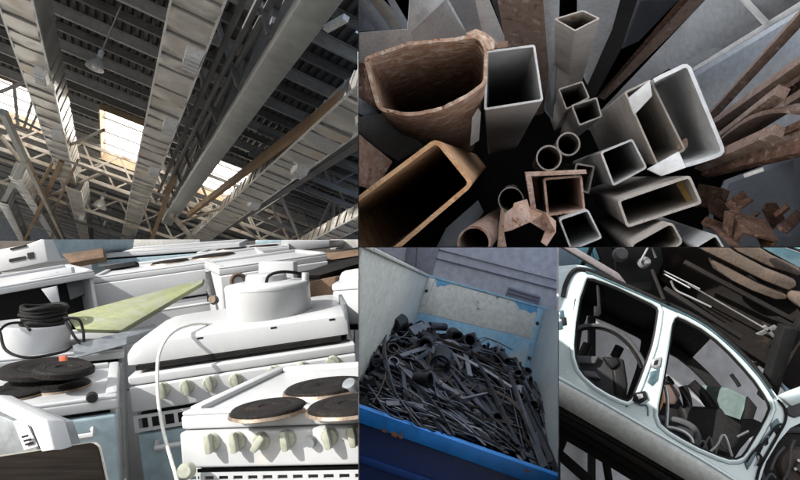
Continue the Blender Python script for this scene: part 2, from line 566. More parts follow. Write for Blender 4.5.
# light fitting strip on the girder
(s0, t0), (s1, t1) = hpx(326, 29, 5.6), hpx(346, 18, 5.6)
g = G(); g.bar(HP(s0, t0, 5.6), HP(s1, t1, 5.6), 0.12, 0.1, EN)
g.build('tube_light', M_foilb, label='short white tube light clipped beside the grey girder', cat='light')

# end wall of the hall
g = G(); g.prism([HP(88, -48, -12), HP(88, 30, -12), HP(88, 30, HR), HP(88, -48, HR)], E1 * 0.3)
g.build('end_wall', mat('end_wall_grey', (0.34, 0.37, 0.42), (0.25, 0.28, 0.32), 0.3, 0.8, 0, 0), hall, smooth=False)

# ducts
def duct(name, pa, pb, h, w, hh, sec, label, outs, ext=(4, 2), m=None):
    w *= 0.74
    (s1, t1), (s2, t2) = hpx(*pa, h), hpx(*pb, h)
    u = (t2 - t1) / (s2 - s1)
    s1 -= ext[0]; s2 += ext[1]; t1 -= ext[0] * u
    T = lambda s: t1 + (s - s1) * u
    o = thing('air_duct', HP(s1, T(s1), h), label, 'air duct', 'air ducts under the hall roof')
    n = max(3, int((s2 - s1) / sec))
    cutsd = [s1] + [lerp(s1, s2, (i + rnd.uniform(-.28, .28)) / n) for i in range(1, n)] + [s2]
    for i in range(n):
        a, b = cutsd[i], cutsd[i + 1]
        g = G()
        jit = rnd.uniform(-0.02, 0.02)
        sag = rnd.uniform(0.03, 0.075)
        vs = []; rows = 7
        for j in range(rows):
            q = j / (rows - 1); s = lerp(a + 0.03, b - 0.03, q)
            dz = -sag * math.sin(math.pi * q) + jit
            for (tx, hz) in ((-w / 2, dz), (0, dz * 1.8), (w / 2, dz), (w / 2 - dz * .5, hh / 2), (w / 2, hh), (-w / 2, hh), (-w / 2 + dz * .5, hh / 2)):
                vs.append(HP(s, T(s) + tx + rnd.uniform(-.012, .012), h + hz + (rnd.uniform(-.022, .022) if 0 < j < rows - 1 else 0)))
        fs = []
        for j in range(rows - 1):
            for k in range(7):
                fs.append((j * 7 + k, j * 7 + (k + 1) % 7, j * 7 + 7 + (k + 1) % 7, j * 7 + 7 + k))
        g.add(vs, fs)
        sc = g.build('duct_section', m or M_foil, o)
        g = G(); e = 0.022
        g.prism([HP(b, T(b) - w / 2 - e, h - e - .01), HP(b, T(b) + w / 2 + e, h - e - .01), HP(b, T(b) + w / 2 + e, h + hh + e), HP(b, T(b) - w / 2 - e, h + hh + e)], E1 * 0.05)
        g.build('flange', M_purlin, sc, smooth=False)
    for sg in (-1, 1):
        g = G(); q = sg * (w / 2 + 0.012)
        g.bar(HP(s1, T(s1) + q, h - 0.012), HP(s2, T(s2) + q, h - 0.012), 0.05, 0.05, EN)
        g.build('corner_strip', M_foilb, o, smooth=False)
    for (px, py) in outs:
        s, t = hpx(px, py, h)
        g = G(); L = 0.42
        q = [HP(s - L, T(s) + w * .05, h - 0.03), HP(s - L, T(s) + w * .52, h - 0.03), HP(s + L, T(s) + w * .52, h - 0.03), HP(s + L, T(s) + w * .05, h - 0.03)]
        q2 = [HP(s - L * .8, T(s) + w * .1, h - 0.22), HP(s - L * .8, T(s) + w * .48, h - 0.22), HP(s + L * .8, T(s) + w * .48, h - 0.22), HP(s + L * .8, T(s) + w * .1, h - 0.22)]
        g.add(q + q2, [(0, 1, 2, 3), (0, 4, 5, 1), (1, 5, 6, 2), (2, 6, 7, 3), (3, 7, 4, 0)])
        oo = g.build('air_outlet', M_foilb, o, smooth=False)
        for i in range(4):
            a = lerp(-L * .7, L * .7, i / 3)
            g = G(); g.bar(HP(s + a, T(s) + w * .1, h - 0.23), HP(s + a, T(s) + w * .48, h - 0.23), 0.06, 0.1, EN)
            g.build('louvre', M_foilb, oo, smooth=False)
    return o

duct('d', (15, 0), (69, 185), 5.6, 0.98, 0.75, 0.95, 'long silver duct with two outlets left of the hanging lamp', ((33, 68), (50, 128)))
duct('d', (198, 0), (127, 240), 5.6, 1.12, 0.6, 0.95, 'broad straight duct passing between the hanging lamp and the grey girder', ((180, 48), (160, 118), (147, 165)))
duct('d', (350, 118), (190, 247), 5.7, 1.25, 0.6, 0.95, 'broad slanting duct with brown edge, right of the grey girder', ((352, 106), (288, 162), (244, 198)), ext=(5, 2))
duct('d', (74, 190), (86, 244), 5.3, 0.9, 0.9, 0.8, 'far crinkled silver duct continuing beyond the lattice truss', ((80, 215),), ext=(0.5, 1))
duct('d', (18, 182), (58, 244), 5.0, 0.7, 0.8, 0.7, 'thin wrinkled silver duct crossed by a brown strut', (), ext=(1, 1), m=M_foilb)
duct('d', (4, 205), (24, 244), 4.6, 0.7, 0.8, 0.7, 'short wrinkled silver duct by the blue grey end wall', (), ext=(1, 1), m=M_foilb)
duct('d', (340, 232), (300, 252), 5.4, 0.8, 0.6, 0.9, 'pale duct with brown underside below the fan of dark struts', (), ext=(5, 2))

# hanging bell lamps
def pendant(px, py, h, r, label):
    s, t = hpx(px, py, h)
    o = thing('pendant_lamp', HP(s, t, h), label, 'lamp', 'bell lamps hanging in the hall')
    c = HP(s, t, h)
    g = G(); g.lathe([(0, r * 1.0), (r * .22, r * 1.0), (r * .3, r * .75), (r * .6, r * .55), (r, -r * .25), (r * 1.02, -r * .45), (r * .93, -r * .42), (r * .55, r * .4), (0, r * .6)], 24, c, EN)
    g.build('reflector', M_foilb, o)
    g = G(); g.lathe([(0, -r * .62), (r * .35, -r * .4), (r * .4, 0), (r * .2, r * .5), (0, r * .5)], 16, c, EN)
    g.build('bulb', mat('bulb_glass', (0.85, 0.85, 0.8), (0.8, 0.8, 0.76), 3, 0.2, 0, 0), o)
    g = G(); g.lathe([(0, r), (r * .3, r), (r * .34, r * 1.7), (r * .2, r * 1.9), (0, r * 1.9)], 16, c, EN)
    g.build('ballast', M_foilb, o)
    g = G(); g.tube([c + EN * r * 1.8, HP(s, t, HR - 0.2)], 0.025, 6)
    g.build('suspension_rod', M_purlin, o)

pendant(96, 65, 6.0, 0.23, 'large silver bell lamp hanging between two broad ducts')
pendant(100, 205, 6.0, 0.42, 'small pale bell lamp just below the lattice truss')
pendant(103, 229, 6.0, 0.36, 'tiny pale bell lamp lowest beneath the lattice truss')
# ------------------------------------------------------------------ rack of steel sections, ends towards the gantry (upper right)
BAY[0] = None
M_rust = mat('rust_pale', (0.60, 0.42, 0.32), (0.42, 0.245, 0.16), 55, 0.85, 0, 0.8, 320, patch=((0.72, 0.60, 0.51), 40, 0.52, 0.10), patch2=((0.20, 0.09, 0.045), 60, 0.60, 0.06), contrast=(0.4, 0.62))
M_rustp = mat('rust_pink', (0.58, 0.43, 0.37), (0.44, 0.28, 0.21), 60, 0.85, 0, 0.7, 340, patch=((0.27, 0.13, 0.08), 55, 0.58, 0.07), patch2=((0.66, 0.56, 0.50), 35, 0.62, 0.08), contrast=(0.4, 0.62))
M_rusto = mat('rust_ochre', (0.58, 0.38, 0.23), (0.40, 0.20, 0.09), 30, 0.8, 0, 0.6, 300, patch=((0.24, 0.10, 0.045), 45, 0.60, 0.08), patch2=((0.62, 0.52, 0.44), 26, 0.62, 0.08))
M_rustd = mat('rust_brown', (0.22, 0.125, 0.085), (0.12, 0.06, 0.042), 70, 0.9, 0, 0.9, 320, patch=((0.36, 0.25, 0.19), 75, 0.58, 0.06), patch2=((0.05, 0.03, 0.025), 60, 0.62, 0.06), contrast=(0.4, 0.62))
M_bar = mat('rust_bar', (0.29, 0.215, 0.18), (0.20, 0.125, 0.095), 60, 0.6, 0.2, 0.7, 320, patch=((0.42, 0.35, 0.31), 50, 0.58, 0.08), patch2=((0.09, 0.05, 0.035), 60, 0.62, 0.06))
M_gal = mat('steel_grey', (0.64, 0.65, 0.66), (0.54, 0.55, 0.565), 22, 0.45, 0.15, 0.2, 300, patch=((0.34, 0.22, 0.14), 34, 0.66, 0.06), patch2=((0.42, 0.43, 0.44), 20, 0.58, 0.12))
M_gald = mat('steel_tan_grey', (0.53, 0.50, 0.47), (0.42, 0.385, 0.35), 26, 0.6, 0.1, 0.35, 300, patch=((0.30, 0.165, 0.085), 36, 0.61, 0.07), patch2=((0.30, 0.28, 0.27), 20, 0.6, 0.1))
M_mill = mat('mill_blue', (0.50, 0.545, 0.60), (0.41, 0.45, 0.50), 8, 0.42, 0.15, 0.08, 200, patch=((0.33, 0.33, 0.34), 16, 0.64, 0.1), patch2=((0.30, 0.20, 0.14), 40, 0.70, 0.05))
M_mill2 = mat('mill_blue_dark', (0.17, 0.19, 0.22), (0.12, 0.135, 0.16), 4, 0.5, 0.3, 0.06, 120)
M_chan = mat('channel_grey', (0.70, 0.73, 0.76), (0.62, 0.65, 0.68), 6, 0.42, 0.1, 0.05, 120)
M_yell = mat('rust_yellow', (0.52, 0.36, 0.10), (0.36, 0.20, 0.07), 20, 0.8, 0, 0.4, 140)

M_pitch = mat('deep_shade_black', (0.006, 0.006, 0.0065), (0.004, 0.004, 0.004), 3, 0.8, 0, 0.1, spec=0.1)  # near-black colour stands in for the deep shade behind the sections
rack = thing('steel_rack', (1.0, 2.4, 0), 'sheet steel stall holding the bundle of steel sections, painted black for the shade inside', 'rack')
def wedge(p_near, p_far, d0, d1, t):
    pass
TD0, TD1 = 0.92, 3.3
Z0 = -0.0117
g = G()
a, b = P(358.6, 246.9, TD0), P(358.6, 246.9, TD1)
zt0 = EYE + 0.415 * TD0; zt1 = EYE + 0.415 * TD1
# floor, left side, back, right side, each a thin sheet
R0, R1 = P(830, 246.9, TD0), P(830, 246.9, TD1)
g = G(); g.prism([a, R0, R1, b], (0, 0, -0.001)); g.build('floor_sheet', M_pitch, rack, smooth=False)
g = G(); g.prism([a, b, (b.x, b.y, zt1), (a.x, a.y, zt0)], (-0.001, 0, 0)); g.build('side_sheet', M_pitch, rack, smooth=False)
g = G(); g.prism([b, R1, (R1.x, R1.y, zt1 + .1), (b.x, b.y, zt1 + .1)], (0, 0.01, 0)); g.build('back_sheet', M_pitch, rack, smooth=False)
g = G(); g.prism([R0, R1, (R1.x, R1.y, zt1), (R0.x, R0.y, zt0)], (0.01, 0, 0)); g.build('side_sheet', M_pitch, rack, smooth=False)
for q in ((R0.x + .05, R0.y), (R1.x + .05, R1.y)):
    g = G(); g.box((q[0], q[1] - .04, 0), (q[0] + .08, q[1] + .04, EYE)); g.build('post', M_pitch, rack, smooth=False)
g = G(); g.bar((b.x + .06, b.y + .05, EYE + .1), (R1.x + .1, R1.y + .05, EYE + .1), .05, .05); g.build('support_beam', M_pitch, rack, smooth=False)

# unseen translucent canopy added to soften the sun over the stalls
M_diffuser = bpy.data.materials.new('sun_diffuser'); M_diffuser.use_nodes = True
_n = M_diffuser.node_tree.nodes; _l = M_diffuser.node_tree.links
_n.remove(_n['Principled BSDF'])
_t = _n.new('ShaderNodeBsdfTranslucent'); _t.inputs[0].default_value = (0.95, 0.96, 0.97, 1)
_d = _n.new('ShaderNodeBsdfDiffuse'); _d.inputs[0].default_value = (0.75, 0.76, 0.77, 1)
_m = _n.new('ShaderNodeMixShader'); _m.inputs[0].default_value = 0.06
_l.new(_t.outputs[0], _m.inputs[1]); _l.new(_d.outputs[0], _m.inputs[2]); _l.new(_m.outputs[0], _n['Material Output'].inputs['Surface'])
can = thing('soft_light_canopy', (13.5, 6, 0), 'added milky canopy out of view, softening the sun over the stalls', 'canopy')
cz = EYE + 1.6
g = G(); g.add([(-2.2, -7, cz), (14, -7, cz), (14, 3.4, cz), (-2.2, 3.4, cz)], [(0, 1, 2, 3)])
g.build('roof_sheet', M_diffuser, can, smooth=False)
g = G(); g.add([(-0.36, 5.1, cz), (1.6, 5.1, cz), (4.4, 14.5, cz), (-1.01, 14.5, cz)], [(0, 1, 2, 3)])
g.build('roof_sheet', M_diffuser, can, smooth=False)
g = G(); g.add([(1.62, 5.1, cz), (9.5, 5.1, cz), (9.5, 9.75, cz), (3.05, 9.75, cz)], [(0, 1, 2, 3)])
g.build('roof_sheet', M_diffuser, can, smooth=False)
# unseen black lid added to keep light out of the deep stall
g = G(); g.add([P(350, -10, 2.3), P(836, -10, 2.3), P(836, -10, 3.29), P(350, -10, 3.29)], [(0, 1, 2, 3)]); g.build('shade_lid', M_pitch, rack, smooth=False)
for q in ((13.6, -6.0), (13.6, 3.0)):
    g = G(); g.box((q[0], q[1], 0), (q[0] + .15, q[1] + .15, cz - .01)); g.build('post', M_dark, can, smooth=False)
BAY[0] = 'tubes'
SG = 'steel sections standing in the stall'

def section(name, poly, vp, d, L, t, m, label, cat='steel tube', r=2.0, jag=0.0, skew=0.0, inner=None):
    """hollow section whose open end has this outline; the body runs away towards vp"""
    L *= 2.0
    ax = ray(*vp).normalized()
    nrm = (ax * (1 - skew) + V((0, 1, 0)) * skew).normalized()
    cx = sum(p[0] for p in poly) / len(poly); cy = sum(p[1] for p in poly) / len(poly)
    C0 = P(cx, cy, d)
    if r <= 1.0: o2 = list(poly); i2 = inset(poly, t)
    else: o2 = rc(poly, r, 4); i2 = rc(inset(poly, t), max(0.6, r - t * .4), 4)
    def dense(q, k=3):
        out = []
        for i in range(len(q)):
            a = V(q[i]); b = V(q[(i + 1) % len(q)])
            n = max(1, int((b - a).length / k))
            out += [tuple(lerp(a, b, j / n)) for j in range(n)]
        return out
    o3 = [on_plane(x, y, C0, nrm) for x, y in o2]
    i3 = [on_plane(x, y, C0, nrm) for x, y in i2]
    if jag:
        f1, f2 = rnd.uniform(0, 6), rnd.uniform(0, 6); nn = len(o3)
        for k in range(nn):
            u = 2 * math.pi * k / nn
            e = ax * (jag * (1.4 * math.sin(5 * u + f1) + 0.8 * math.sin(13 * u + f2) + 0.5 * math.sin(29 * u + f1)))
            o3[k] = o3[k] + e; i3[k] = i3[k] + e
    n = len(o3)
    vs = o3 + i3 + [p + ax * L for p in o3] + [p + ax * L for p in i3]
    # a softly rounded lip: an extra ring just below the edge
    fs = []
    for k in range(n):
        j = (k + 1) % n
        fs += [(k, j, n + j, n + k), (k, 2 * n + k, 2 * n + j, j), (n + k, n + j, 3 * n + j, 3 * n + k), (2 * n + k, 3 * n + k, 3 * n + j, 2 * n + j)]
    fs.append(tuple(range(4 * n - 1, 3 * n - 1, -1)))      # far end capped to keep the lit back sheet out of the mouth
    g = G(); g.add(vs, fs)
    return g.build(name, m, label=label, cat=cat, group=SG, bevel=0)

def rough(poly, r, k, amp):
    """rounded outline re-sampled every k px with a slightly wandering edge"""
    q = rc(poly, r, 5); out = []
    for i in range(len(q)):
        a = V(q[i]); b = V(q[(i + 1) % len(q)]); n = max(1, int(round((b - a).length / k)))
        for j in range(n):
            p = lerp(a, b, j / n); out.append((p.x + rnd.uniform(-amp, amp), p.y + rnd.uniform(-amp, amp)))
    return out

def pipe(cx, cy, r, vp, d, L, m, label, t=1.6):
    n = 22
    poly = [(cx + r * math.cos(2 * math.pi * k / n), cy + r * math.sin(2 * math.pi * k / n)) for k in range(n)]
    return section('steel_pipe', poly, vp, d, L, t, m, label, 'steel pipe', r=1.0)

def plate(name, poly, ds, th, m, label, cat, bevel=0.0015, parent=None):
    if not isinstance(ds, (list, tuple)): ds = [ds] * len(poly)
    g = G(); pts = [P(x, y, d) for (x, y), d in zip(poly, ds)]
    g.prism(pts, V((0.1, 1, -0.1)).normalized() * th)
    return g.build(name, m, parent, label=label, cat=cat, bevel=bevel)

# big open ends
section('box_section', rough([(363, 57), (404, 43), (479, 34), (488, 48), (487, 84), (468, 98), (440, 111), (408, 117), (377, 110)], 8, 4, 0.15), (463, 205), 1.05, 0.62, 3.6, M_rust,
        'large pale rusty box section with ragged lip beside the grey one', r=0.8, jag=0.002)
section('box_section', [(486, 51), (535, 44.5), (543.5, 101), (484, 110.5)], (492, 192), 1.18, 0.7, 2.2, M_gal, 'clean grey box section beside the large rusty one', r=3)
section('box_section', rough([(437, 137), (475, 184), (400, 248), (352, 285), (318, 226)], 10, 6, 0.1), (492, 160), 1.0, 1.1, 4.6, M_rusto, 'huge ochre rusted box section with a black mouth', r=0.8, jag=0.001)
section('box_section', [(553.5, 19), (583, 10), (600.5, 18.5), (575, 31.5)], (556, 175), 1.20, 0.75, 1.5, M_gald, 'slim grey upright box section with rusty mouth rim', r=2)
section('box_section', [(558, 89), (582.5, 81), (590, 98), (566, 110)], (540, 158), 1.45, 0.6, 1.4, M_gald, 'small brown grey square tube just behind its twin', r=2)
section('box_section', [(571, 105), (597, 97), (602.5, 117), (579, 126)], (545, 165), 1.42, 0.6, 1.6, M_gald, 'small brown grey square tube just before its twin', r=2)
section('box_section', [(600, 152), (632.5, 138.5), (647.5, 168), (613, 186.5)], (543, 172), 1.22, 0.6, 2.0, M_gal, 'grey square tube between the pipes and the lipped channel', r=3)
section('box_section', [(576, 163), (595, 166), (589, 194), (571, 188)], (540, 168), 1.4, 0.5, 1.6, M_gald, 'small tilted grey tube wedged behind the rust framed tube', r=2)
section('box_section', [(617, 200), (690, 175), (702.5, 203.5), (627, 228)], (556, 178), 1.10, 0.55, 2.6, M_gald, 'flat rectangular tube with a yellow rusted inner wall', r=4)
plate('wall_scale', [(676, 184), (688, 178), (698, 202), (689, 205)], [1.16, 1.145, 1.13, 1.15], 0.002, M_yell, 'yellow rust scale flaking inside the flat rectangular tube', 'rust flake')
section('box_section', [(629, 245), (672, 221), (684, 243), (640, 268)], (555, 195), 1.04, 0.5, 2.0, M_gald, 'tan rectangular tube below the yellow rusted one', r=6)
section('box_section', [(694, 247), (716, 233.5), (727, 252), (704, 262)], (580, 190), 1.02, 0.5, 2.0, M_gal, 'half hidden grey tube lowest under the tan one', r=4)
section('box_section', [(543, 178), (582, 175), (585.5, 211), (547, 216.5)], (518, 176), 1.12, 0.5, 2.3, M_rustp, 'square tube framed by a pink rusty angle', r=3)
section('box_section', [(558.5, 219), (588, 209), (602.5, 238), (571, 251)], (535, 178), 1.08, 0.5, 1.8, M_gal, 'grey square tube under the pink framed one', r=3)
pipe(568.5, 144, 12, (535, 172), 1.38, 0.5, M_gald, 'thin walled pipe touching a lower pipe, the upper one')
pipe(549, 158, 13, (528, 176), 1.33, 0.5, M_gald, 'thin walled pipe touching a higher pipe, the lower one')
pipe(511, 200, 13, (512, 180), 1.3, 0.4, M_gald, 'thin pipe peeping out behind crumpled rusty sheet', 1.2)
pipe(474, 243, 17, (540, 180), 1.06, 0.5, M_rustp, 'pinkish pipe between the ochre section and crumpled sheet', 2.2)
# angle hooked round the square tube
g = G()
ax = ray(522, 172).normalized()
q = [on_plane(x, y, P(555, 172, 1.105), ax) for x, y in ((525, 172), (586, 169.5), (587, 174), (531.5, 176.5), (537, 214), (532, 215))]
g.prism(q, ax * 0.35)
g.build('steel_angle', M_rustp, label='pink rusty angle hooked round the square tube', cat='steel angle', group=SG, bevel=0.001)

# big lipped channel: polyline section
def channel(poly, t, vp, d, L, m, label):
    ax = ray(*vp).normalized()
    nrm = (ax + V((0, 1.2, 0))).normalized()
    C0 = P(690, 110, d)
    outer = []; innr = []
    for i, p in enumerate(poly):
        a = V(poly[max(0, i - 1)]); b = V(poly[min(len(poly) - 1, i + 1)])
        dd = (b - a).normalized(); nn = V((-dd.y, dd.x))
        outer.append(V(p)); innr.append(V(p) + nn * t)
    loop = outer + innr[::-1]
    g = G(); g.prism([on_plane(p.x, p.y, C0, nrm) for p in loop], ax * L)
    return g.build('lipped_channel', m, label=label, cat='steel channel', group=SG)
arc = rc([(634, 116), (651, 81), (689, 62), (726, 152), (684, 168), (664, 174)], 7, 5)
arc = [p for p in arc]
pts = [(634, 114), (640, 100), (649, 82), (653, 79)] + [(660, 75), (676, 67.5), (682, 64.5), (687, 64), (691, 67), (696, 79), (708, 108), (718, 132), (724, 147), (724.5, 152), (721, 156), (714, 159), (700, 163.5), (686, 167.5)]
channel(pts[3:], 4.0, (566, 148), 1.10, 0.5, M_chan, 'big pale blue grey lipped channel with rounded corners')
plate('torn_flange', [(628, 98), (650, 80), (652.5, 96), (634, 115.5)], [1.16, 1.13, 1.13, 1.16], 0.006, M_chan, 'torn pale flange flap at the mouth of the big channel', 'steel flap')
plate('torn_flange', [(679, 151), (686.5, 167.5), (662, 176), (647, 169)], [1.12, 1.10, 1.13, 1.16], 0.006, M_chan, 'torn lower flange of the big channel above the flat tube', 'steel flap')
plate('rust_lump', [(680, 140), (688, 137), (689, 146), (684, 151), (678, 149)], 1.2, 0.012, M_rustp, 'small pink rust lump lying inside the big channel', 'rust flake', bevel=0.004)
# tan box the channel nests in
section('box_section', [(624, 92), (651, 79), (686, 150), (657, 166)], (545, 158), 1.19, 0.55, 2.0, M_gald, 'tan grey box section nested round the big pale channel', r=3)

# crumpled sheet
def crumple(name, pts, faces, th, m, label, cat):
    vs = [P(*p) for p in pts]
    off = [v + V((0.15, 1, -0.15)).normalized() * th for v in vs]
    n = len(vs); fs = list(faces) + [tuple(n + i for i in reversed(f)) for f in faces]
    cnt = {}
    for f in faces:
        for i in range(len(f)):
            e = (f[i], f[(i + 1) % len(f)]); cnt[e] = 1
    for (a, b) in list(cnt):
        if (b, a) not in cnt: fs.append((b, a, n + a, n + b))
    g = G(); g.add(vs + off, fs)
    return g.build(name, m, label=label, cat=cat, smooth=False)
crumple('crumpled_sheet', [(501, 206, 1.06), (505, 213, 1.04), (513, 207, 1.05), (514, 203, 1.06), (527, 199, 1.06), (529, 206, 1.05), (545, 212, 1.04), (556, 221, 1.03), (556, 232, 1.02), (547, 246, 1.0), (541, 242, 1.03), (545, 231, 1.06), (530, 222, 1.04), (512, 230, 1.05), (504, 232, 1.04), (507, 249, 1.0), (497, 249, 1.05)],
        [(0, 1, 14, 16), (1, 2, 13, 14), (2, 3, 4, 5), (2, 5, 12, 13), (5, 6, 11, 12), (6, 7, 8, 11), (8, 9, 10, 11), (14, 15, 16)], 0.004, M_rustp, 'crumpled pink rusty sheet torn over a dark hole', 'scrap sheet')
crumple('crumpled_sheet', [(466, 33, 1.12), (476, 29, 1.1), (486, 33, 1.1), (495, 40, 1.12), (494, 49, 1.1), (486, 50, 1.06), (487, 60, 1.04), (482, 52, 1.04), (476, 42, 1.05)],
        [(0, 1, 8), (1, 2, 7, 8), (2, 3, 4, 5), (2, 5, 6, 7)], 0.006, M_rust, 'crumpled rusty scrap caught behind the large rusty box section', 'scrap sheet')
crumple('crumpled_sheet', [(484, 44, 1.16), (497, 42, 1.15), (508, 41, 1.16), (508, 47, 1.14), (497, 48, 1.13), (487, 50, 1.14)], [(0, 1, 4, 5), (1, 2, 3, 4)], 0.005, M_rustd, 'bent rusty strip lying on the clean grey box section', 'scrap sheet')

# plates and beams behind
NG = 1.15; FR = 2.4
plate('steel_plate', [(352, 33), (407, 29), (410, -6), (446, -6), (486, 62), (440, 95), (362, 72), (352, 52)], [1.5, 1.5, 1.5, 1.55, 1.8, 1.9, 1.6, 1.5], 0.012, M_gal, 'pale grey notched plate behind the large rusty box section', 'steel plate')
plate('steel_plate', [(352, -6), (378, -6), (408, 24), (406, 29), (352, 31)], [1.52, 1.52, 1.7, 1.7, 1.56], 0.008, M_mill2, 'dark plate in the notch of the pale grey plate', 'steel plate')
for k, (x0, x1, x2, x3, m) in enumerate(((352, 362, 384, 378, M_mill), (366, 379, 404, 394, M_gald), (385, 392, 408, 405, M_mill))):
    plate('flat_bar', [(x0, -5), (x1, -5), (x2 + 4, 29), (x3 - 3, 29)], [1.46, 1.46, 1.6, 1.6], 0.006, m, ('blue grey flat bar nearest the stall side in the plate notch', 'tan grey flat bar in the middle of the plate notch', 'blue grey flat bar against the edge of the plate notch')[k], 'steel bar')
plate('steel_plate', [(446, -6), (474, -6), (500, 60), (484, 62)], [1.45, 1.45, 1.9, 1.95], 0.01, M_mill, 'blue grey plate between the notched plate and slim pale bar', 'steel plate')
plate('flat_bar', [(474, -5), (488, -5), (507, 42), (505, 48), (486, 48)], [1.3, 1.3, 1.5, 1.5, 1.5], 0.012, M_gal, 'slim pale bar standing behind crumpled scrap', 'steel bar')
plate('flat_bar', [(490, -6), (498, -6), (512, 40), (506, 42)], [1.34, 1.34, 1.6, 1.6], 0.01, M_dark, 'black bar in the gap by the slim pale bar', 'steel bar')
plate('steel_plate', [(497, -6), (543, -6), (549, 70), (544, 112), (524, 118), (506, 44)], [1.32, 1.3, 1.6, 1.8, 1.85, 1.5], 0.014, M_bar, 'wide rust brown plate standing behind the clean grey section', 'steel plate')
plate('steel_plate', [(543, -6), (560, -6), (558, 60), (553, 120), (545, 110)], [1.4, 1.4, 1.7, 1.9, 1.9], 0.01, M_mill, 'narrow blue plate between the rust brown plate and slim section', 'steel plate')
plate('steel_plate', [(578, -6), (622, -6), (612, 30), (588, 84), (576, 60)], [1.5, 1.5, 1.65, 2.0, 1.9], 0.01, M_mill, 'grey blue plate right behind the slim upright section', 'steel plate')
plate('steel_plate', [(604, -6), (660, -6), (624, 44), (584, 118), (580, 92)], [1.9, 1.9, 2.1, 2.5, 2.5], 0.01, M_dark, 'black sheet standing for shade in the deep gap beside the rusty flange', 'steel plate')  # black sheet painted in as the shade of an empty gap
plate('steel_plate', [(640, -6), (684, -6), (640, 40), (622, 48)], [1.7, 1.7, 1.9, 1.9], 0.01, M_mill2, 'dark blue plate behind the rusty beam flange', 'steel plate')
plate('flat_bar', [(684, -6), (694, -6), (604, 92), (596, 98)], [1.35, 1.35, 1.95, 1.95], 0.02, M_rustd, 'long brown bar edging the big blue grey beam', 'steel bar')
plate('flat_bar', [(694, -6), (712, -6), (606, 98), (600, 96)], [1.33, 1.33, 1.9, 1.95], 0.02, M_bar, 'rusty flange strip along the big blue grey beam', 'steel bar')
beam = plate('steel_beam', [(711, -6), (802, -6), (805, 3), (692, 70), (672, 66), (632, 90), (596, 132), (586, 126)], [1.3, 1.12, 1.1, 1.5, 1.52, 1.75, 2.1, 2.1], 0.02, M_mill, 'big blue grey steel beam with a bright edge', 'steel beam')
plate('stiffener', [(738, -6), (744, -6), (769, 20.5), (766, 24)], [1.2, 1.2, 1.165, 1.18], 0.01, M_chan, None, None, parent=beam)
plate('bright_edge', [(812, -6), (815, 0), (693, 72), (690, 69.5)], [1.075, 1.075, 1.47, 1.48], 0.008, M_chan, None, None, parent=beam)
plate('steel_plate', [(806, 4), (806, 150), (724, 150), (694, 72)], [1.3, 1.3, 1.6, 1.6], 0.01, M_mill, 'broad dark blue plate behind the brown bars', 'steel plate')
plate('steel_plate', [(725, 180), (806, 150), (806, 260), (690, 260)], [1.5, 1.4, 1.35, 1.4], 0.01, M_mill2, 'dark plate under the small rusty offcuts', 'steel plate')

def rbar(pa, da, pb, db, w, h, m, label, up=(0.3, -0.5, 0.8), curve=None):
    g = G()
    if curve:
        q = [P(*curve[i]) for i in range(len(curve))]
        q = smooth_path(q, 5); n = len(q)
        u = V(up).normalized(); vs = []
        for i, p in enumerate(q):
            t = (q[min(i + 1, n - 1)] - q[max(0, i - 1)]).normalized(); s_ = t.cross(u).normalized(); uu = s_.cross(t)
            vs += [p + s_ * w / 2 + uu * h / 2, p - s_ * w / 2 + uu * h / 2, p - s_ * w / 2 - uu * h / 2, p + s_ * w / 2 - uu * h / 2]
        fs = [(0, 1, 2, 3), tuple(range(4 * n - 1, 4 * n - 5, -1))]
        for i in range(n - 1):
            for k in range(4): fs.append((4 * i + k, 4 * i + 4 + k, 4 * i + 4 + (k + 1) % 4, 4 * i + (k + 1) % 4))
        g.add(vs, fs)
    else:
        g.bar(P(*pa, da), P(*pb, db), w, h, up)
    return g.build('steel_bar', m, label=label, cat='steel bar', group='rusty bars fanning out of the stall', bevel=0.001)

rbar((808, 10), 1.05, (706, 122), 1.5, 0.018, 0.02, M_bar, 'straight dark brown bar crossing the broad blue plate')
rbar((808, 60), 1.02, (716, 124), 1.4, 0.02, 0.022, M_bar, 'straight tan bar below the dark brown one')
rbar((806, 78), 1.12, (712, 138), 1.45, 0.022, 0.024, M_rustd, 'thick shadowed bar tucked under the tan bar')
rbar((782, 92), 1.0, (716, 142), 1.35, 0.02, 0.02, M_bar, 'square tan bar ending in a pale sawn face')
rbar((806, 94), 1.06, (730, 142), 1.3, 0.018, 0.02, M_bar, 'bar passing behind the sawn square end')
rbar(0, 0, 0, 0, 0.028, 0.008, M_bar, 'flat bar bent into an upward curve', curve=[(808, 110, 1.0), (785, 109, 1.03), (758, 118, 1.1), (733, 136, 1.2), (712, 156, 1.35)], up=(0.0, -0.75, 0.6))
rbar((779, 131), 0.98, (700, 166), 1.2, 0.02, 0.02, M_bar, 'square bar with chopped end under the curved one')
rbar((808, 125), 1.0, (752, 150), 1.15, 0.022, 0.016, M_rustd, 'dark bar behind the chopped end')
rbar((808, 145), 0.98, (706, 170), 1.2, 0.02, 0.028, M_rustd, 'thick brown bar above the small offcuts')
rbar((808, 136), 1.0, (760, 146), 1.12, 0.02, 0.02, M_bar, 'short tan bar between two brown bars')
rbar((764, 169), 1.05, (744, 176), 1.07, 0.012, 0.006, M_gal, 'little bright sliver lying near the brown bars')

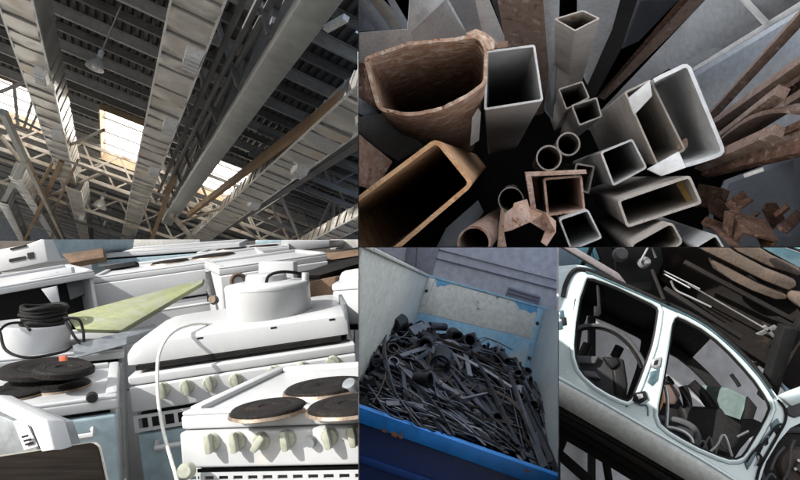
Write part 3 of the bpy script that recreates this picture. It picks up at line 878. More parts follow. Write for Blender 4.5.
# rusty angle offcuts
def angle(c, d, ux, uy, length, leg, m, label, t=0.005, leg2=None):
    ux = V(ux).normalized(); uy = (V(uy) - ux * V(uy).dot(ux)).normalized(); uz = ux.cross(uy)
    c = P(*c, d); leg2 = leg2 or leg
    g = G()
    sec = [(0, 0), (leg, 0), (leg, t), (t, t), (t, leg2), (0, leg2)]
    g.prism([c + uy * (a - leg * .4) + uz * (b - leg2 * .4) for a, b in sec], ux * length)
    return g.build('angle_offcut', m, label=label, cat='steel offcut', group='small rusty offcuts at the stall floor', bevel=0.0008)
def chan_off(c, d, ux, uy, length, w, h, m, label, t=0.005):
    ux = V(ux).normalized(); uy = (V(uy) - ux * V(uy).dot(ux)).normalized(); uz = ux.cross(uy)
    c = P(*c, d); g = G()
    sec = [(-w / 2, 0), (w / 2, 0), (w / 2, h), (w / 2 - t, h), (w / 2 - t, t), (-w / 2 + t, t), (-w / 2 + t, h), (-w / 2, h)]
    g.prism([c + uy * a + uz * b for a, b in sec], ux * length)
    return g.build('channel_offcut', m, label=label, cat='steel offcut', group='small rusty offcuts at the stall floor', bevel=0.0008)
chan_off((712, 186), 1.22, (-0.2, 0.35, -0.9), (1, 0.1, -0.1), 0.045, 0.058, 0.02, M_rustd, 'rusty channel offcut nearest the yellow rusted tube')
angle((748, 196), 1.12, (-0.75, 0.2, -0.62), (0.6, -0.6, 0.3), 0.04, 0.02, M_rustd, 'short thick angle offcut leaning over the others')
angle((733, 212), 1.06, (0.05, 0.3, -1), (1, 0, 0), 0.05, 0.026, M_rustd, 'upright angle offcut in front of the leaning one')
chan_off((760, 236), 1.03, (0.2, 0.75, 0.5), (0.95, -0.1, -0.25), 0.07, 0.062, 0.035, M_rustd, 'widest rusty channel offcut with two raised flanges')
angle((768, 205), 1.14, (0.6, 0.3, -0.75), (0.4, -0.9, 0.1), 0.05, 0.02, M_rustd, 'brown offcut wedged behind the widest one')
angle((712, 205), 1.2, (0.85, 0.3, -0.4), (0, -0.8, 0.6), 0.06, 0.024, M_rustd, 'dark offcut under the channel offcut by the yellow tube')
rbar((788, 206), 1.04, (776, 216), 1.06, 0.008, 0.01, M_rustd, 'tiny rusty stub beside the widest offcut')
chan_off((726, 200), 1.24, (0.3, 0.5, -0.8), (0.9, -0.2, -0.3), 0.06, 0.05, 0.03, M_rustd, 'rusty offcut lying deepest behind the upright one')
angle((744, 226), 1.1, (0.7, 0.4, 0.3), (0.2, -0.7, 0.6), 0.05, 0.018, M_rustd, 'narrow angle offcut lying across the widest one')
angle((704, 222), 1.12, (0.9, 0.2, -0.3), (0.1, -0.6, 0.8), 0.05, 0.016, M_rustd, 'narrow dark offcut below the channel offcut')
rbar((782, 230), 1.05, (800, 214), 1.15, 0.02, 0.006, M_rustd, 'flat rusty shard leaning on the stall wall')
rbar((735, 246), 1.02, (716, 228), 1.1, 0.018, 0.006, M_rustd, 'flat rusty shard slid under the offcuts')
# left edge scraps
plate('steel_plate', [(352, 128), (392, 161), (374, 190), (352, 184)], [1.12, 1.2, 1.2, 1.12], 0.008, M_rustp, 'pinkish rusty plate jammed against the stall side', 'steel plate')
plate('steel_plate', [(352, 118), (392, 112), (424, 146), (398, 160), (380, 150), (352, 126)], [1.25, 1.3, 1.5, 1.5, 1.4, 1.25], 0.008, M_mill, 'blue grey plate under the large rusty box section', 'steel plate')
plate('flat_bar', [(352, 92), (378, 112), (374, 120), (352, 110)], [1.22, 1.35, 1.36, 1.22], 0.008, M_mill, 'blue grey bar end low beside the large rusty section', 'steel bar')
plate('steel_plate', [(352, 60), (366, 64), (380, 112), (352, 96)], [1.3, 1.3, 1.4, 1.3], 0.006, M_rustd, 'dark brown plate behind the rusty section corner', 'steel plate')
plate('flat_bar', [(472, 118), (478, 108), (481, 112), (479, 140), (470, 146)], [1.2, 1.2, 1.2, 1.3, 1.3], 0.004, M_gal, 'grey strip glinting between the rusty and clean sections', 'steel bar')
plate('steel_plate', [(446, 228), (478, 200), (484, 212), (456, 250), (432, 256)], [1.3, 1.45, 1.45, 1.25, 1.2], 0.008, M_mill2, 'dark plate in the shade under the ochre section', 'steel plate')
plate('flat_bar', [(660, 226), (690, 232), (740, 262), (716, 262), (672, 246)], [1.3, 1.25, 1.15, 1.15, 1.25], 0.006, M_mill, 'blue grey bar running under the tan tube to the stall floor', 'steel bar')
BAY[0] = None
# ------------------------------------------------------------------ scrapped white cookers on the dock (lower left)
BAY[0] = 'stoves'
M_enam = mat('white_enamel', (0.42, 0.428, 0.435), (0.385, 0.392, 0.398), 5, 0.34, 0, 0.02, 40, patch=((0.52, 0.48, 0.41), 8, 0.66, 0.12), patch2=((0.12, 0.07, 0.04), 14, 0.715, 0.02), rvar=0.08, fine_amp=0.12)
M_enamd = mat('dirty_enamel', (0.50, 0.50, 0.48), (0.42, 0.41, 0.38), 5, 0.45, 0, 0.05, 40, patch=((0.36, 0.32, 0.26), 6, 0.6, 0.16))
M_enam_shade = mat('shade_blue_enamel', (0.26, 0.34, 0.37), (0.21, 0.285, 0.32), 3, 0.4, 0, 0.03, 40)  # white enamel darkened and tinted blue for faces in shade
M_grey = mat('grey_sheet', (0.22, 0.24, 0.25), (0.15, 0.165, 0.175), 5, 0.5, 0.3, 0.05, 50, patch=((0.16, 0.10, 0.06), 8, 0.62, 0.1))
M_iron = mat('cast_iron', (0.016, 0.014, 0.013), (0.010, 0.009, 0.009), 14, 0.6, 0.0, 0.3, 120, patch=((0.03, 0.02, 0.015), 12, 0.62, 0.12), spec=0.12)
M_trim = mat('burner_trim', (0.30, 0.24, 0.18), (0.16, 0.11, 0.075), 14, 0.4, 0.6, 0.1, 90)
M_knob = mat('cream_knob', (0.34, 0.35, 0.28), (0.29, 0.30, 0.24), 12, 0.45, 0, 0.02)
M_yel = mat('yellow_green_board', (0.23, 0.245, 0.125), (0.19, 0.205, 0.115), 5, 0.6, 0, 0.08, 60, patch=((0.26, 0.27, 0.22), 5, 0.46, 0.2))
M_cord = mat('white_cord', (0.68, 0.68, 0.64), (0.6, 0.6, 0.56), 10, 0.5, 0, 0)
M_rubber = mat('black_rubber', (0.011, 0.011, 0.011), (0.018, 0.017, 0.016), 12, 0.6, 0, 0.3, 80, spec=0.12)
M_wood = mat('charred_board', (0.016, 0.012, 0.009), (0.005, 0.0045, 0.004), 6, 0.85, 0, 0.4, 40, aniso=(1, 9, 9), spec=0.05)
M_red = mat('red_plastic', (0.45, 0.10, 0.04), (0.36, 0.08, 0.03), 8, 0.5, 0, 0)
M_earth = mat('brown_scrap', (0.16, 0.10, 0.06), (0.08, 0.05, 0.03), 10, 0.8, 0, 0.3, 60)

class Fr:
    """frame on the front-left top corner of a cooker: x to the right, y to the back, z up"""
    def __init__(self, o, px_, py_):
        self.o = o
        self.x = px_.normalized()
        y = py_ - self.x * py_.dot(self.x); self.y = y.normalized()
        self.z = self.x.cross(self.y)
        self.M = Matrix((( self.x.x, self.y.x, self.z.x, o.x), (self.x.y, self.y.y, self.z.y, o.y), (self.x.z, self.y.z, self.z.z, o.z), (0, 0, 0, 1)))
    def at(self, px, py, axis, off):
        """local point where the pixel's ray meets the plane axis = off"""
        n = {'x': self.x, 'y': self.y, 'z': self.z}[axis]
        w = on_plane(px, py, self.o + n * off, n) - self.o
        return V((w.dot(self.x), w.dot(self.y), w.dot(self.z)))

def frame(FL, FR, BL):
    a, b, c = P(*FL), P(*FR), P(*BL)
    return Fr(a, b - a, c - a)

CG = 'scrapped white cookers'

def floor_h(fr, x, y):
    """local z (down) where the cooker body meets the dock"""
    w = fr.M @ V((x, y, 0))
    return -(w.z - DOCK) / max(0.5, fr.z.z)

def cooker(fr, w, dep, label, ph=0.085, burners=(), knobs=(), vent=None, door=True, body=M_enam, rim=True, kr=0.017, hobm=None, lamp=None, side=None):
    root = thing('cooker', fr.M @ V((w / 2, dep / 2, floor_h(fr, w / 2, dep / 2))), label, 'cooker', CG)
    hb = max(floor_h(fr, x, y) for x in (0, w) for y in (0, dep)) + 0.004
    hobm = hobm or M_enam
    def B(): return G(fr.M)
    t = 0.012
    # body shell: sides, back, bottom so that an open front is hollow
    B().box((0.004, 0.03, hb), (0.02, dep, -0.035)).build('side_panel', side or body, root, bevel=0.003)
    B().box((w - 0.02, 0.03, hb), (w - 0.004, dep, -0.035)).build('side_panel', side or body, root, bevel=0.003)
    B().box((0.0205, dep - 0.02, hb), (w - 0.0205, dep - 0.002, -0.035)).build('back_panel', body, root, bevel=0.003)
    # hob with raised rim
    g = B(); g.box((0, 0, -0.034), (w, dep, -0.006))
    hob = g.build('hob', hobm, root, bevel=0.006, seg=3)
    if rim:
        for (lo, hi) in (((0.002, 0.03, -0.008), (0.03, dep, 0.006)), ((w - 0.03, 0.03, -0.008), (w - 0.002, dep, 0.006)), ((0.031, dep - 0.03, -0.008), (w - 0.031, dep - 0.001, 0.008)), ((0.002, 0.001, -0.008), (w - 0.002, 0.029, 0.002))):
            B().box(lo, hi).build('rim', hobm, hob, bevel=0.005, seg=2)
    for (bx, by, r) in burners:
        g = B(); g.lathe([(0, 0.009), (r * .24, 0.009), (r * .27, 0.011), (r * .6, 0.0114), (r * .62, 0.0107), (r * .64, 0.0114), (r * .93, 0.011), (r * .98, 0.009), (r, 0.005), (r, -0.004), (0, -0.004)], 36, (bx, by, -0.004))
        bu = g.build('burner', M_iron, root)
        g = B(); g.lathe([(r * 1.01, 0.003), (r * 1.05, 0.004), (r * 1.08, -0.002), (r * 1.01, -0.003)], 36, (bx, by, -0.004))
        g.build('trim_ring', M_trim, bu)
    # control panel
    if ph:
        g = B(); g.box((0.002, -0.012, -0.036 - ph), (w - 0.002, 0.03, -0.036))
        g.build('control_panel', body, root, bevel=0.006, seg=3)
    for kn in knobs:
        kx, kz, ang, kind = kn
        g = B()
        R = kr
        if kind == 'dot':
            g.lathe([(0, 0.012), (R * .5, 0.012), (R * .6, 0.0), (R * .6, -0.002), (0, -0.002)], 20, (kx, -0.013, kz), (0, -1, 0))
            g.build('pilot_lamp', M_grey, root); continue
        g.lathe([(0, 0.009), (R * .86, 0.008), (R, 0.004), (R, -0.001), (0, -0.001)], 24, (kx, -0.0125, kz), (0, -1, 0))
        kb = g.build('knob', M_knob, root)
        g = B(); ca, sa = math.cos(ang), math.sin(ang)
        q = []
        for (a, b) in ((-.34, 1.1), (.34, 1.1), (.42, 0), (.34, -1.1), (-.34, -1.1), (-.42, 0)):
            a *= R; b *= R
            q.append(V((kx + a * ca - b * sa, -0.021, kz + a * sa + b * ca)))
        g.prism(q, (0, -0.016, 0))
        g.build('grip', M_knob, kb, bevel=0.003, seg=2)
    z = -0.036 - ph - 0.01
    if vent:
        vh = vent[0]; rows = vent[1]; cw = 0.020 if rows > 1 else 0.026; gap = 0.011
        ncol = int((w - 0.02) / (cw + gap)); x0 = 0.01
        xs = [0.002]; hole = []
        for i in range(ncol):
            xs += [x0 + i * (cw + gap) + gap / 2, x0 + i * (cw + gap) + gap / 2 + cw]
        xs.append(w - 0.002)
        zs = [z]; 
        for r_ in range(rows):
            c_ = z - vh * (r_ + 0.6) / (rows + 0.2); zs += [c_ + vh * .09, c_ - vh * .09] if rows > 1 else [c_ + vh * .3, c_ - vh * .3]
        zs.append(z - vh)
        vs = []; fs = []
        nx = len(xs); nz = len(zs)
        for layer in (0.0, 0.004):
            for zz in zs:
                for xx in xs: vs.append((xx, -0.006 + layer, zz))
        for j in range(nz - 1):
            for i in range(nx - 1):
                if j % 2 == 1 and i % 2 == 1:
                    a0 = j * nx + i; q = nx * nz
                    for (p, r2) in ((a0, a0 + 1), (a0 + 1, a0 + nx + 1), (a0 + nx + 1, a0 + nx), (a0 + nx, a0)):
                        fs.append((p, r2, r2 + q, p + q))
                    continue
                fs.append((j * nx + i, j * nx + i + 1, (j + 1) * nx + i + 1, (j + 1) * nx + i))
        g = B(); g.add(vs, fs); vp_ = g.build('vent_strip', body, root, smooth=False)
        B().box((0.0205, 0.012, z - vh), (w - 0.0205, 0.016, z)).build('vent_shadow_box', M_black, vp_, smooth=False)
        z -= vh + 0.008
    if door:
        g = B(); g.box((0.004, -0.004, max(hb + 0.12, z - 0.42)), (w - 0.004, 0.028, z))
        dr = g.build('oven_door', door if not isinstance(door, bool) else body, root, bevel=0.008, seg=3)
        g = B(); g.tube([(0.06, -0.003, z - 0.03), (0.06, -0.04, z - 0.035), (w - 0.06, -0.04, z - 0.035), (w - 0.06, -0.003, z - 0.03)], 0.008, 8)
        g.build('handle', M_enam, dr)
        B().box((0.004, 0.0, hb), (w - 0.004, 0.028, max(hb + 0.115, z - 0.425))).build('drawer_front', body, root, bevel=0.006)
    else:
        B().box((0.021, 0.25, hb), (w - 0.021, 0.27, z)).build('oven_back', M_black, root, smooth=False)
        B().box((0.021, 0.03, z - 0.36), (w - 0.021, 0.25, z - 0.345)).build('oven_shelf', M_grey, root, smooth=False)
    return root

# --- front cooker, six knobs
fF = frame((180, 413, 1.2), (358, 405.5, 1.12), (297, 368, 1.63))
kn = []
for (px, py, a, kd) in ((213, 441, 0.05, 'k'), (238, 440, 0.08, 'k'), (262, 440.5, -0.7, 'k'), (288, 438, 0.08, 'k'), (312, 441, 0, 'dot'), (330, 436, 0.12, 'k'), (355, 434, 0.05, 'k')):
    p = fF.at(px, py, 'y', -0.0125); kn.append((p.x, p.z, a, kd))
bn = []
for (px, py, r) in ((268, 401, 0.072), (326, 380, 0.09), (349, 397.5, 0.078)):
    p = fF.at(px, py, 'z', 0.015); bn.append((p.x, p.y, r))
cooker(fF, 0.5, 0.46, 'front white cooker with a full row of cream knobs and slotted vent strip', 0.07, bn, kn, vent=(0.04, 2))

# --- middle cooker carrying the hood and drum
fM = frame((127, 375, 1.75), (351, 342, 1.85), (150, 339, 2.35))
kn = []
for (px, py, a) in ((163, 389, 0.1), (187, 386.5, 0.1), (210, 383, 0.1), (236, 380, 0.1), (275, 372, 0.6), (303, 368, 0.2), (333, 362, 0.9)):
    p = fM.at(px, py, 'y', -0.0125); kn.append((p.x, p.z, a, 'k'))
cooker(fM, 0.67, 0.55, 'white cooker buried under a hood and round drum', 0.075, (), kn, vent=(0.05, 1), door=M_enam_shade, kr=0.021, rim=False)
# hood lying on it
Mh = fM.M @ Matrix.Translation((0, 0, 0.0))
hood = thing('cooker_hood', fM.M @ V((0.3, 0.3, 0.03)), 'white rounded cooker hood lying on the cooker under the drum', 'cooker hood')
g = G(Mh); 
prof = [(0.03, 0.02), (0.03, 0.05), (0.04, 0.078), (0.06, 0.088), (0.2, 0.092), (0.5, 0.094), (0.53, 0.08), (0.53, 0.02)]
x0, x1 = -0.005, 0.655
vs = []; 
cols = [(x0, 0.55), (x0 + 0.015, 0.8), (x0 + 0.05, 0.95), (x0 + 0.11, 1.0), (x1 - 0.05, 1.0), (x1 - 0.012, 0.97), (x1, 0.85)]
for xx, k in cols:
    for (yy, zz) in prof: vs.append((xx, 0.28 + (yy - 0.28) * (0.9 + 0.1 * k), 0.02 + (zz - 0.02) * k))
n = len(prof); fs = []
for i in range(len(cols) - 1):
    for j in range(n - 1): fs.append((i * n + j, (i + 1) * n + j, (i + 1) * n + j + 1, i * n + j + 1))
    fs.append((i * n + n - 1, (i + 1) * n + n - 1, (i + 1) * n, i * n))
fs.append(tuple(range(n))); fs.append(tuple(range(len(vs) - 1, len(vs) - n - 1, -1)))
g.add(vs, fs); g.build('hood_shell', M_enam, hood)
G(Mh).box((0.02, 0.022, 0.004), (0.63, 0.4, 0.018)).build('gap_shade_slab', M_rubber, hood, smooth=False)  # black slab stands in for the shade under the hood
for xx in (0.2, 0.42, 0.6):
    G(Mh).box((xx, 0.036, 0.068), (xx + 0.018, 0.042, 0.074)).build('slot', M_black, hood, smooth=False)
G(Mh).box((0.648, 0.04, 0.0), (0.662, 0.3, 0.115)).build('end_cap', M_grey, hood, bevel=0.003)

# drum on the hood
c = P(270, 317, 2.03); up = (fM.z * 0.6 + V((0, 0, 1)) * 0.4).normalized()
drum = thing('appliance_drum', c, 'round white drum standing on the cooker hood', 'drum')
r = 0.141
g = G(); g.lathe([(0, 0), (r * .97, 0), (r, 0.006), (r, 0.100), (r * 1.008, 0.101), (r * 1.008, 0.107), (r * .985, 0.114), (r * .95, 0.117), (r * .62, 0.124), (r * .6, 0.122), (0, 0.122)], 48, c, up)
g.build('drum_shell', M_enam, drum)
g = G(); g.lathe([(0, 0.148), (0.06, 0.147), (0.068, 0.140), (0.07, 0.12), (0, 0.12)], 36, c + V((-.01, .03, 0)), up)
g.build('drum_cap', M_enam, drum)
g = G(); g.tube(smooth_path([c + V((0.0, -.06, .118)), c + V((0.010, -.062, .143)), c + V((0.045, -.05, .155)), c + V((0.085, 0.0, .150)), c + V((0.115, 0.05, .135))]), 0.0055, 8)
g.build('hose', M_rubber, drum)
g = G(); g.tube([c + V((0.118, 0.0, .110)), c + V((0.12, 0.0, .150))], 0.012, 10); g.build('spigot', M_enam, drum)
bx = P(276, 268, 2.35)
G().box((bx.x - .07, bx.y, bx.z - .25), (bx.x + .07, bx.y + .09, bx.z + .025)).build('junction_box', M_enam, label='small white box poking up behind the round drum', cat='box', bevel=0.008)

# --- left cooker, thick black plates on top
FRp, FLp, BRp = P(118, 395.5, 1.55), P(8, 410, 1.45), P(114, 363, 1.95)
xd = (FRp - FLp).normalized()
fL = Fr(FRp - xd * 0.5, xd, BRp - FRp)
bn = []
for (px, py, r) in ((38, 378, 0.085), (60, 381, 0.075), (12, 388, 0.085)):
    p = fL.at(px, py, 'z', 0.012); bn.append((p.x, p.y, r))
cooker(fL, 0.5, 0.44, 'white cooker with black hot plates and one dark button on its edge', 0.0, bn, (), door=M_enam_shade, side=M_enam)
p = fL.at(92, 397, 'y', 0.0)
g = G(fL.M); g.lathe([(0, 0.014), (0.011, 0.013), (0.014, 0.006), (0.014, -0.002), (0, -0.002)], 20, (p.x, 0.0, p.z), (0, -1, 0)); g.build('edge_button', M_black, label='round black button on the edge of the hot plate cooker', cat='button')
# loose plates stacked on it
for (px, py, d, r, lb) in ((45, 371, 1.75, 0.12, 'big black hot plate lying loose on the cooker'), (64, 372.5, 1.62, 0.075, 'smaller black hot plate beside the big loose one')):
    c = P(px, py, d)
    g = G(); g.lathe([(0, 0.014), (r * .25, 0.013), (r * .3, 0.017), (r * .55, 0.017), (r * .57, 0.015), (r * .6, 0.017), (r * .92, 0.017), (r, 0.011), (r, -0.002), (r * .8, -.006), (0, -.006)], 40, c, (0.03, -0.02, 1)); g.build('hot_plate', M_iron, label=lb, cat='hot plate')
c = P(62.5, 363, 1.72); G().box((c.x - .011, c.y, c.z - .02), (c.x + .009, c.y + .012, c.z + .02)).build('red_clip', M_red, label='small red plastic clip on the black hot plate', cat='clip', bevel=0.002)

# --- cooker behind it
FRp, FLp, BRp = P(124, 349, 2.15), P(0, 360, 2.0), P(122, 322, 2.75)
xd = (FRp - FLp).normalized()
fL2 = Fr(FRp - xd * 0.62, xd, BRp - FRp)
cooker(fL2, 0.62, 0.5, 'grimy white cooker with a round tub on top', 0.0, (), (), door=M_grey, body=M_enamd, side=M_grey)  # grey side and door painted in for the dark gap beside it
c = P(30, 352, 2.2); r = 0.128
tub = thing('round_tub', c, 'short white round tub holding a black coil', 'tub')
g = G(); g.lathe([(0, 0), (r, 0), (r * 1.01, 0.1), (r * .97, 0.107), (r * .9, 0.102), (0, 0.1)], 40, c, (0.05, 0, 1)); g.build('tub_shell', M_enam, tub)
coil = thing('cable_coil', c + V((.045, 0, .1)), 'black coil of cable heaped on the round tub', 'cable coil')
for k in range(5):
    rr = 0.072 - 0.003 * (k % 2)
    cc = c + V((0.05 + 0.004 * math.sin(k * 2), 0, 0.112 + 0.0135 * k))
    g = G(); g.tube([cc + V((rr * math.cos(a), rr * math.sin(a), 0.004 * math.sin(3 * a + k))) for a in [2 * math.pi * i / 28 for i in range(28)]], 0.0078, 8, closed=True)
    g.build('cable_turn', M_rubber, coil)
g = G(); g.lathe([(0, 0.16), (0.06, 0.16), (0.066, 0.15), (0.066, 0.1), (0, 0.1)], 24, c + V((0.05, 0, 0))); g.build('coil_core', M_rubber, coil)
for k, (q, lb) in enumerate((([(0, 330, 2.0), (8, 324, 2.05), (22, 323, 2.1), (30, 330, 2.08)], 'thin black cable looping off the round tub towards the wall side'),
               ([(64, 318, 2.1), (78, 319, 2.1), (83, 330, 2.1), (84, 342, 2.08)], 'black cable arching from the coil to the grey bracket'),
               ([(0, 332, 1.98), (6, 350, 1.95), (28, 357.5, 1.95), (62, 352, 2.0), (72, 346, 2.02)], 'black cable hanging round the front of the tub'),
               ([(66, 322, 2.08), (74, 336, 2.06), (80, 343, 2.06)], 'short black cable beside the arching one'))):
    g = G(); g.tube(smooth_path([P(*a) for a in q]), 0.005, 8); g.build('cable', M_rubber, label=lb, cat='cable')
# grey bracket
g = G(); g.prism([P(72, 345, 2.04), P(122, 332, 2.2), P(127, 337, 2.15), P(127, 345, 2.14), P(74, 359, 2.0)], (0.03, 0.22, 0)); g.build('steel_bracket', M_grey, label='dark grey bracket lying across the grimy cooker', cat='bracket', bevel=0.004)

# --- yellow-green board
g = G(); q = [P(66, 315, 2.35), P(204, 278.5, 2.9), P(202, 283, 2.86), P(121, 330, 2.2), P(76, 329, 2.15)]
g.prism(q, (0, 0.02, -0.016)); g.build('loose_board', M_yel, label='yellow green board leaning out with a pointed end', cat='board', bevel=0.002)

# --- rows behind
def quick(FL, FR, BL, w, dep, label, **k):
    return cooker(frame(FL, FR, BL), w, dep, label, **k)
f1 = frame((91, 277.5, 3.0), (206, 262, 3.15), (140, 262, 3.75))
bn = [( *f1.at(px, py, 'z', 0.01).xy, r) for (px, py, r) in ((170, 260, 0.10), (213, 254, 0.12))]
cooker(f1, 0.86, 0.62, 'back row cooker with a tall blank front panel and two dark plates', 0.13, bn, (), door=True)
f2 = frame((-30, 292, 2.5), (74, 274, 2.75), (20, 268, 3.3))
cooker(f2, 0.48, 0.5, 'cooker with an open black oven behind the cable coil', 0.0, (), (), door=False)
g = G(); g.prism([P(27, 274, 2.7), P(71, 267, 2.8), P(72, 273, 2.78), P(29, 280, 2.68)], (0, 0.03, 0)); g.build('loose_trim', M_enam, label='white trim strip lying along the open oven top', cat='trim', bevel=0.002)
g = G(); g.prism([P(41, 289, 2.6), P(56, 286, 2.62), P(59, 303, 2.62), P(53, 305, 2.6)], (0, 0.01, 0)); g.build('hinge_plate', M_enam, label='small white plate hanging in the open black oven', cat='plate', bevel=0.001)
f3 = frame((218, 268, 2.62), (262, 262, 2.7), (232, 258, 3.2))
cooker(f3, 0.5, 0.5, 'cooker with a brown ring socket on its front behind the drum', 0.15, (), (), door=M_enam_shade)
p = f3.at(238, 281, 'y', -0.014); g = G(f3.M); g.tube([(p.x + .03 * math.cos(a), -0.02, p.z + .03 * math.sin(a)) for a in [2 * math.pi * i / 24 for i in range(24)]], 0.008, 8, closed=True); g.build('ring_socket', M_earth, label='brown ring on the white front behind the drum', cat='ring')
c = P(214, 300, 2.5); g = G(); g.lathe([(0, .03), (.015, .03), (.02, 0), (.012, -.03), (0, -.03)], 16, c, (0, -1, 0.2)); g.build('brass_tap', M_trim, label='brown knob low between cooker fronts left of the drum', cat='knob')
# boxes along the top
def carton(pts, d, dep, m, label, name='metal_box', cat='box', bev=0.008):
    g = G(); g.prism([P(x, y, dd) for (x, y), dd in zip(pts, d)], (0.06, dep, 0.0))
    return g.build(name, m, label=label, cat=cat, bevel=bev)
b3 = carton([(-4, 250), (28, 244), (44, 238), (48, 262), (-4, 273)], [3.7] * 5, 0.5, M_enam, 'white drawer unit with dark slots above the open oven', 'drawer_unit', 'drawer')
for q in ([(9, 259), (25, 256), (25, 259), (9, 262)], [(27, 253), (33, 252), (34, 258), (28, 259)], [(10, 248), (26, 244.5), (26, 246.5), (10, 250)]):
    g = G(); g.prism([P(x, y, 3.693) for x, y in q], (0, 0.01, 0)); g.build('slot', M_black, b3, smooth=False)
carton([(48, 238), (93, 236), (91, 250), (48, 262)], [3.75, 4.0, 4.0, 3.75], 0.5, M_enam_shade, 'box side tinted blue for shade next to the drawer unit')  # blue tint stands in for shade on this side of the box
f4 = frame((90, 254.5, 4.2), (188, 247.5, 4.3), (110, 248, 5.2))
cooker(f4, 1.02, 0.7, 'far white cooker top showing only a bright front edge', 0.0, (), (), door=M_enam_shade)
f5 = frame((0, 262, 4.4), (60, 256, 4.5), (10, 254, 5.2)); cooker(f5, 0.6, 0.6, 'far cooker mostly hidden behind the drawer unit', 0.08, (), ())
f6 = frame((196, 253, 3.9), (282, 246, 4.0), (215, 248, 4.7)); cooker(f6, 0.6, 0.6, 'far cooker behind the two dark plates', 0.09, ((.2, .25, .1), (.42, .3, .1)), ())
carton([(281, 240), (330, 240), (330, 247), (281, 253)], [4.3, 4.4, 4.4, 4.3], 0.5, M_enam, 'far white box near the black panel')
carton([(255, 240), (282, 240), (281, 246), (255, 248)], [4.8, 4.8, 4.8, 4.8], 0.5, M_enam_shade, 'far box in shade tinted enamel left of the far white box')
carton([(120, 236), (200, 236), (200, 246), (120, 247)], [5.4] * 4, 0.6, M_enamd, 'farthest cream box above the back row')
carton([(330, 238), (362, 238), (362, 248), (330, 250)], [4.9] * 4, 0.6, M_enamd, 'farthest cream box beside the partition')
# black sheet on the right, brown scrap, white cabinet
g = G(); g.prism([P(252, 271, 2.95), P(292, 262, 2.9), P(312, 255, 3.3), P(364, 246, 3.4), P(364, 262, 2.8), P(320, 275, 2.6), P(266, 275, 2.8)], (0, 0.02, -0.02)); g.build('black_sheet', M_rubber, label='black sheet panel lying behind the drum', cat='panel', bevel=0.002)
g = G(); g.prism([P(312, 254, 3.1), P(362, 249, 3.2), P(362, 255, 3.0), P(316, 262, 2.9)], (0, 0.03, -0.02)); g.build('brown_strip', M_earth, label='brown strip lying on the black sheet panel', cat='strip', bevel=0.003)
carton([(306, 282), (336, 276), (336, 326), (306, 320)], [2.45] * 4, 0.2, M_earth, 'rusty brown box between the drum and white cabinet')
carton([(298, 270), (364, 262), (364, 330), (298, 330)], [3.0] * 4, 0.1, M_black, 'black cabinet back standing behind the rusty brown box')
cab = thing('white_cabinet', P(350, 340, 2.35), 'white cabinet with a lid beside the round drum', 'cabinet')
g = G(); q = [P(333, 291, 2.3), P(366, 289, 2.2), P(366, 325, 2.2), P(333, 324, 2.3)]; g.prism(q, (0.0, 0.35, 0)); g.build('cabinet_body', M_enam, cab, bevel=0.006)
g = G(); q = [P(332, 284, 2.3), P(366, 282, 2.2), P(366, 289, 2.2), P(332, 291, 2.3)]; g.prism(q, (0.0, 0.36, 0.0)); g.build('cabinet_lid', M_enam, cab, bevel=0.006)
g = G(); q = [P(342, 272, 2.5), P(366, 268, 2.45), P(366, 283, 2.4), P(336, 284, 2.45)]; g.prism(q, (0.0, 0.12, 0.0)); g.build('cabinet_back_ledge', M_enamd, cab, bevel=0.006)
g = G(); g.prism([P(62, 254, 3.6), P(103, 248, 3.7), P(104, 257, 3.6), P(70, 263, 3.5)], (0, 0.04, -0.03)); g.build('brown_board', M_earth, label='brown board wedged beside the drawer unit', cat='board', bevel=0.003)
g = G(); g.prism([P(104, 266, 3.4), P(135, 261, 3.4), P(136, 265, 3.35), P(106, 270, 3.35)], (0, 0.05, -0.01)); g.build('back_row_shade', M_rubber, label='black strip standing for shade left of the two dark plates', cat='shade strip', bevel=0.003)  # black strip put in as shade among the back row
g = G(); g.prism([P(66, 283, 2.9), P(88, 280, 2.95), P(89, 292, 2.95), P(70, 300, 2.9)], (0, 0.03, 0)); g.build('oven_side_shade', M_grey, label='dark grey sheet standing for shade beside the open black oven', cat='shade sheet', bevel=0.003)  # dark sheet put in as shade beside the oven
g = G(); g.prism([P(205, 272, 2.9), P(216, 270, 2.9), P(216, 300, 2.8), P(207, 302, 2.8)], (0, 0.05, 0)); g.build('gap_shade_plate', M_black, label='black plate standing for shade in the gap left of the ring socket', cat='plate', bevel=0.003)  # black colour fills this gap in place of shade
# grey lump by the burners
c = P(352, 389, 1.28); g = G(); g.lathe([(0, .022), (.014, .02), (.02, .01), (.021, -.012), (0, -.014)], 16, c, (-0.3, -0.5, .7)); g.tube([c, c + V((.03, 0, .012))], 0.009, 8); g.build('loose_valve', M_grey, label='dark grey loose valve on the front cooker plates', cat='valve')
c = P(186, 471, 1.15); g = G(); g.lathe([(0, .012), (.012, .011), (.016, .004), (.016, -.012), (0, -.012)], 18, c, (0, -1, .3)); g.build('foot_cap', M_knob, label='round cream cap at the vent strip end of the front cooker', cat='cap')
for (px, py) in ((243, 397, ), (264, 393)):
    c = P(px, py, 1.42); g = G(); g.lathe([(0, .006), (.005, .005), (.006, 0), (.004, -.004), (0, -.004)], 10, c); g.build('loose_nut', M_knob, label='tiny cream nut beside the rim of the front cooker' if px < 250 else 'tiny cream nut on the edge of a front cooker plate', cat='nut')

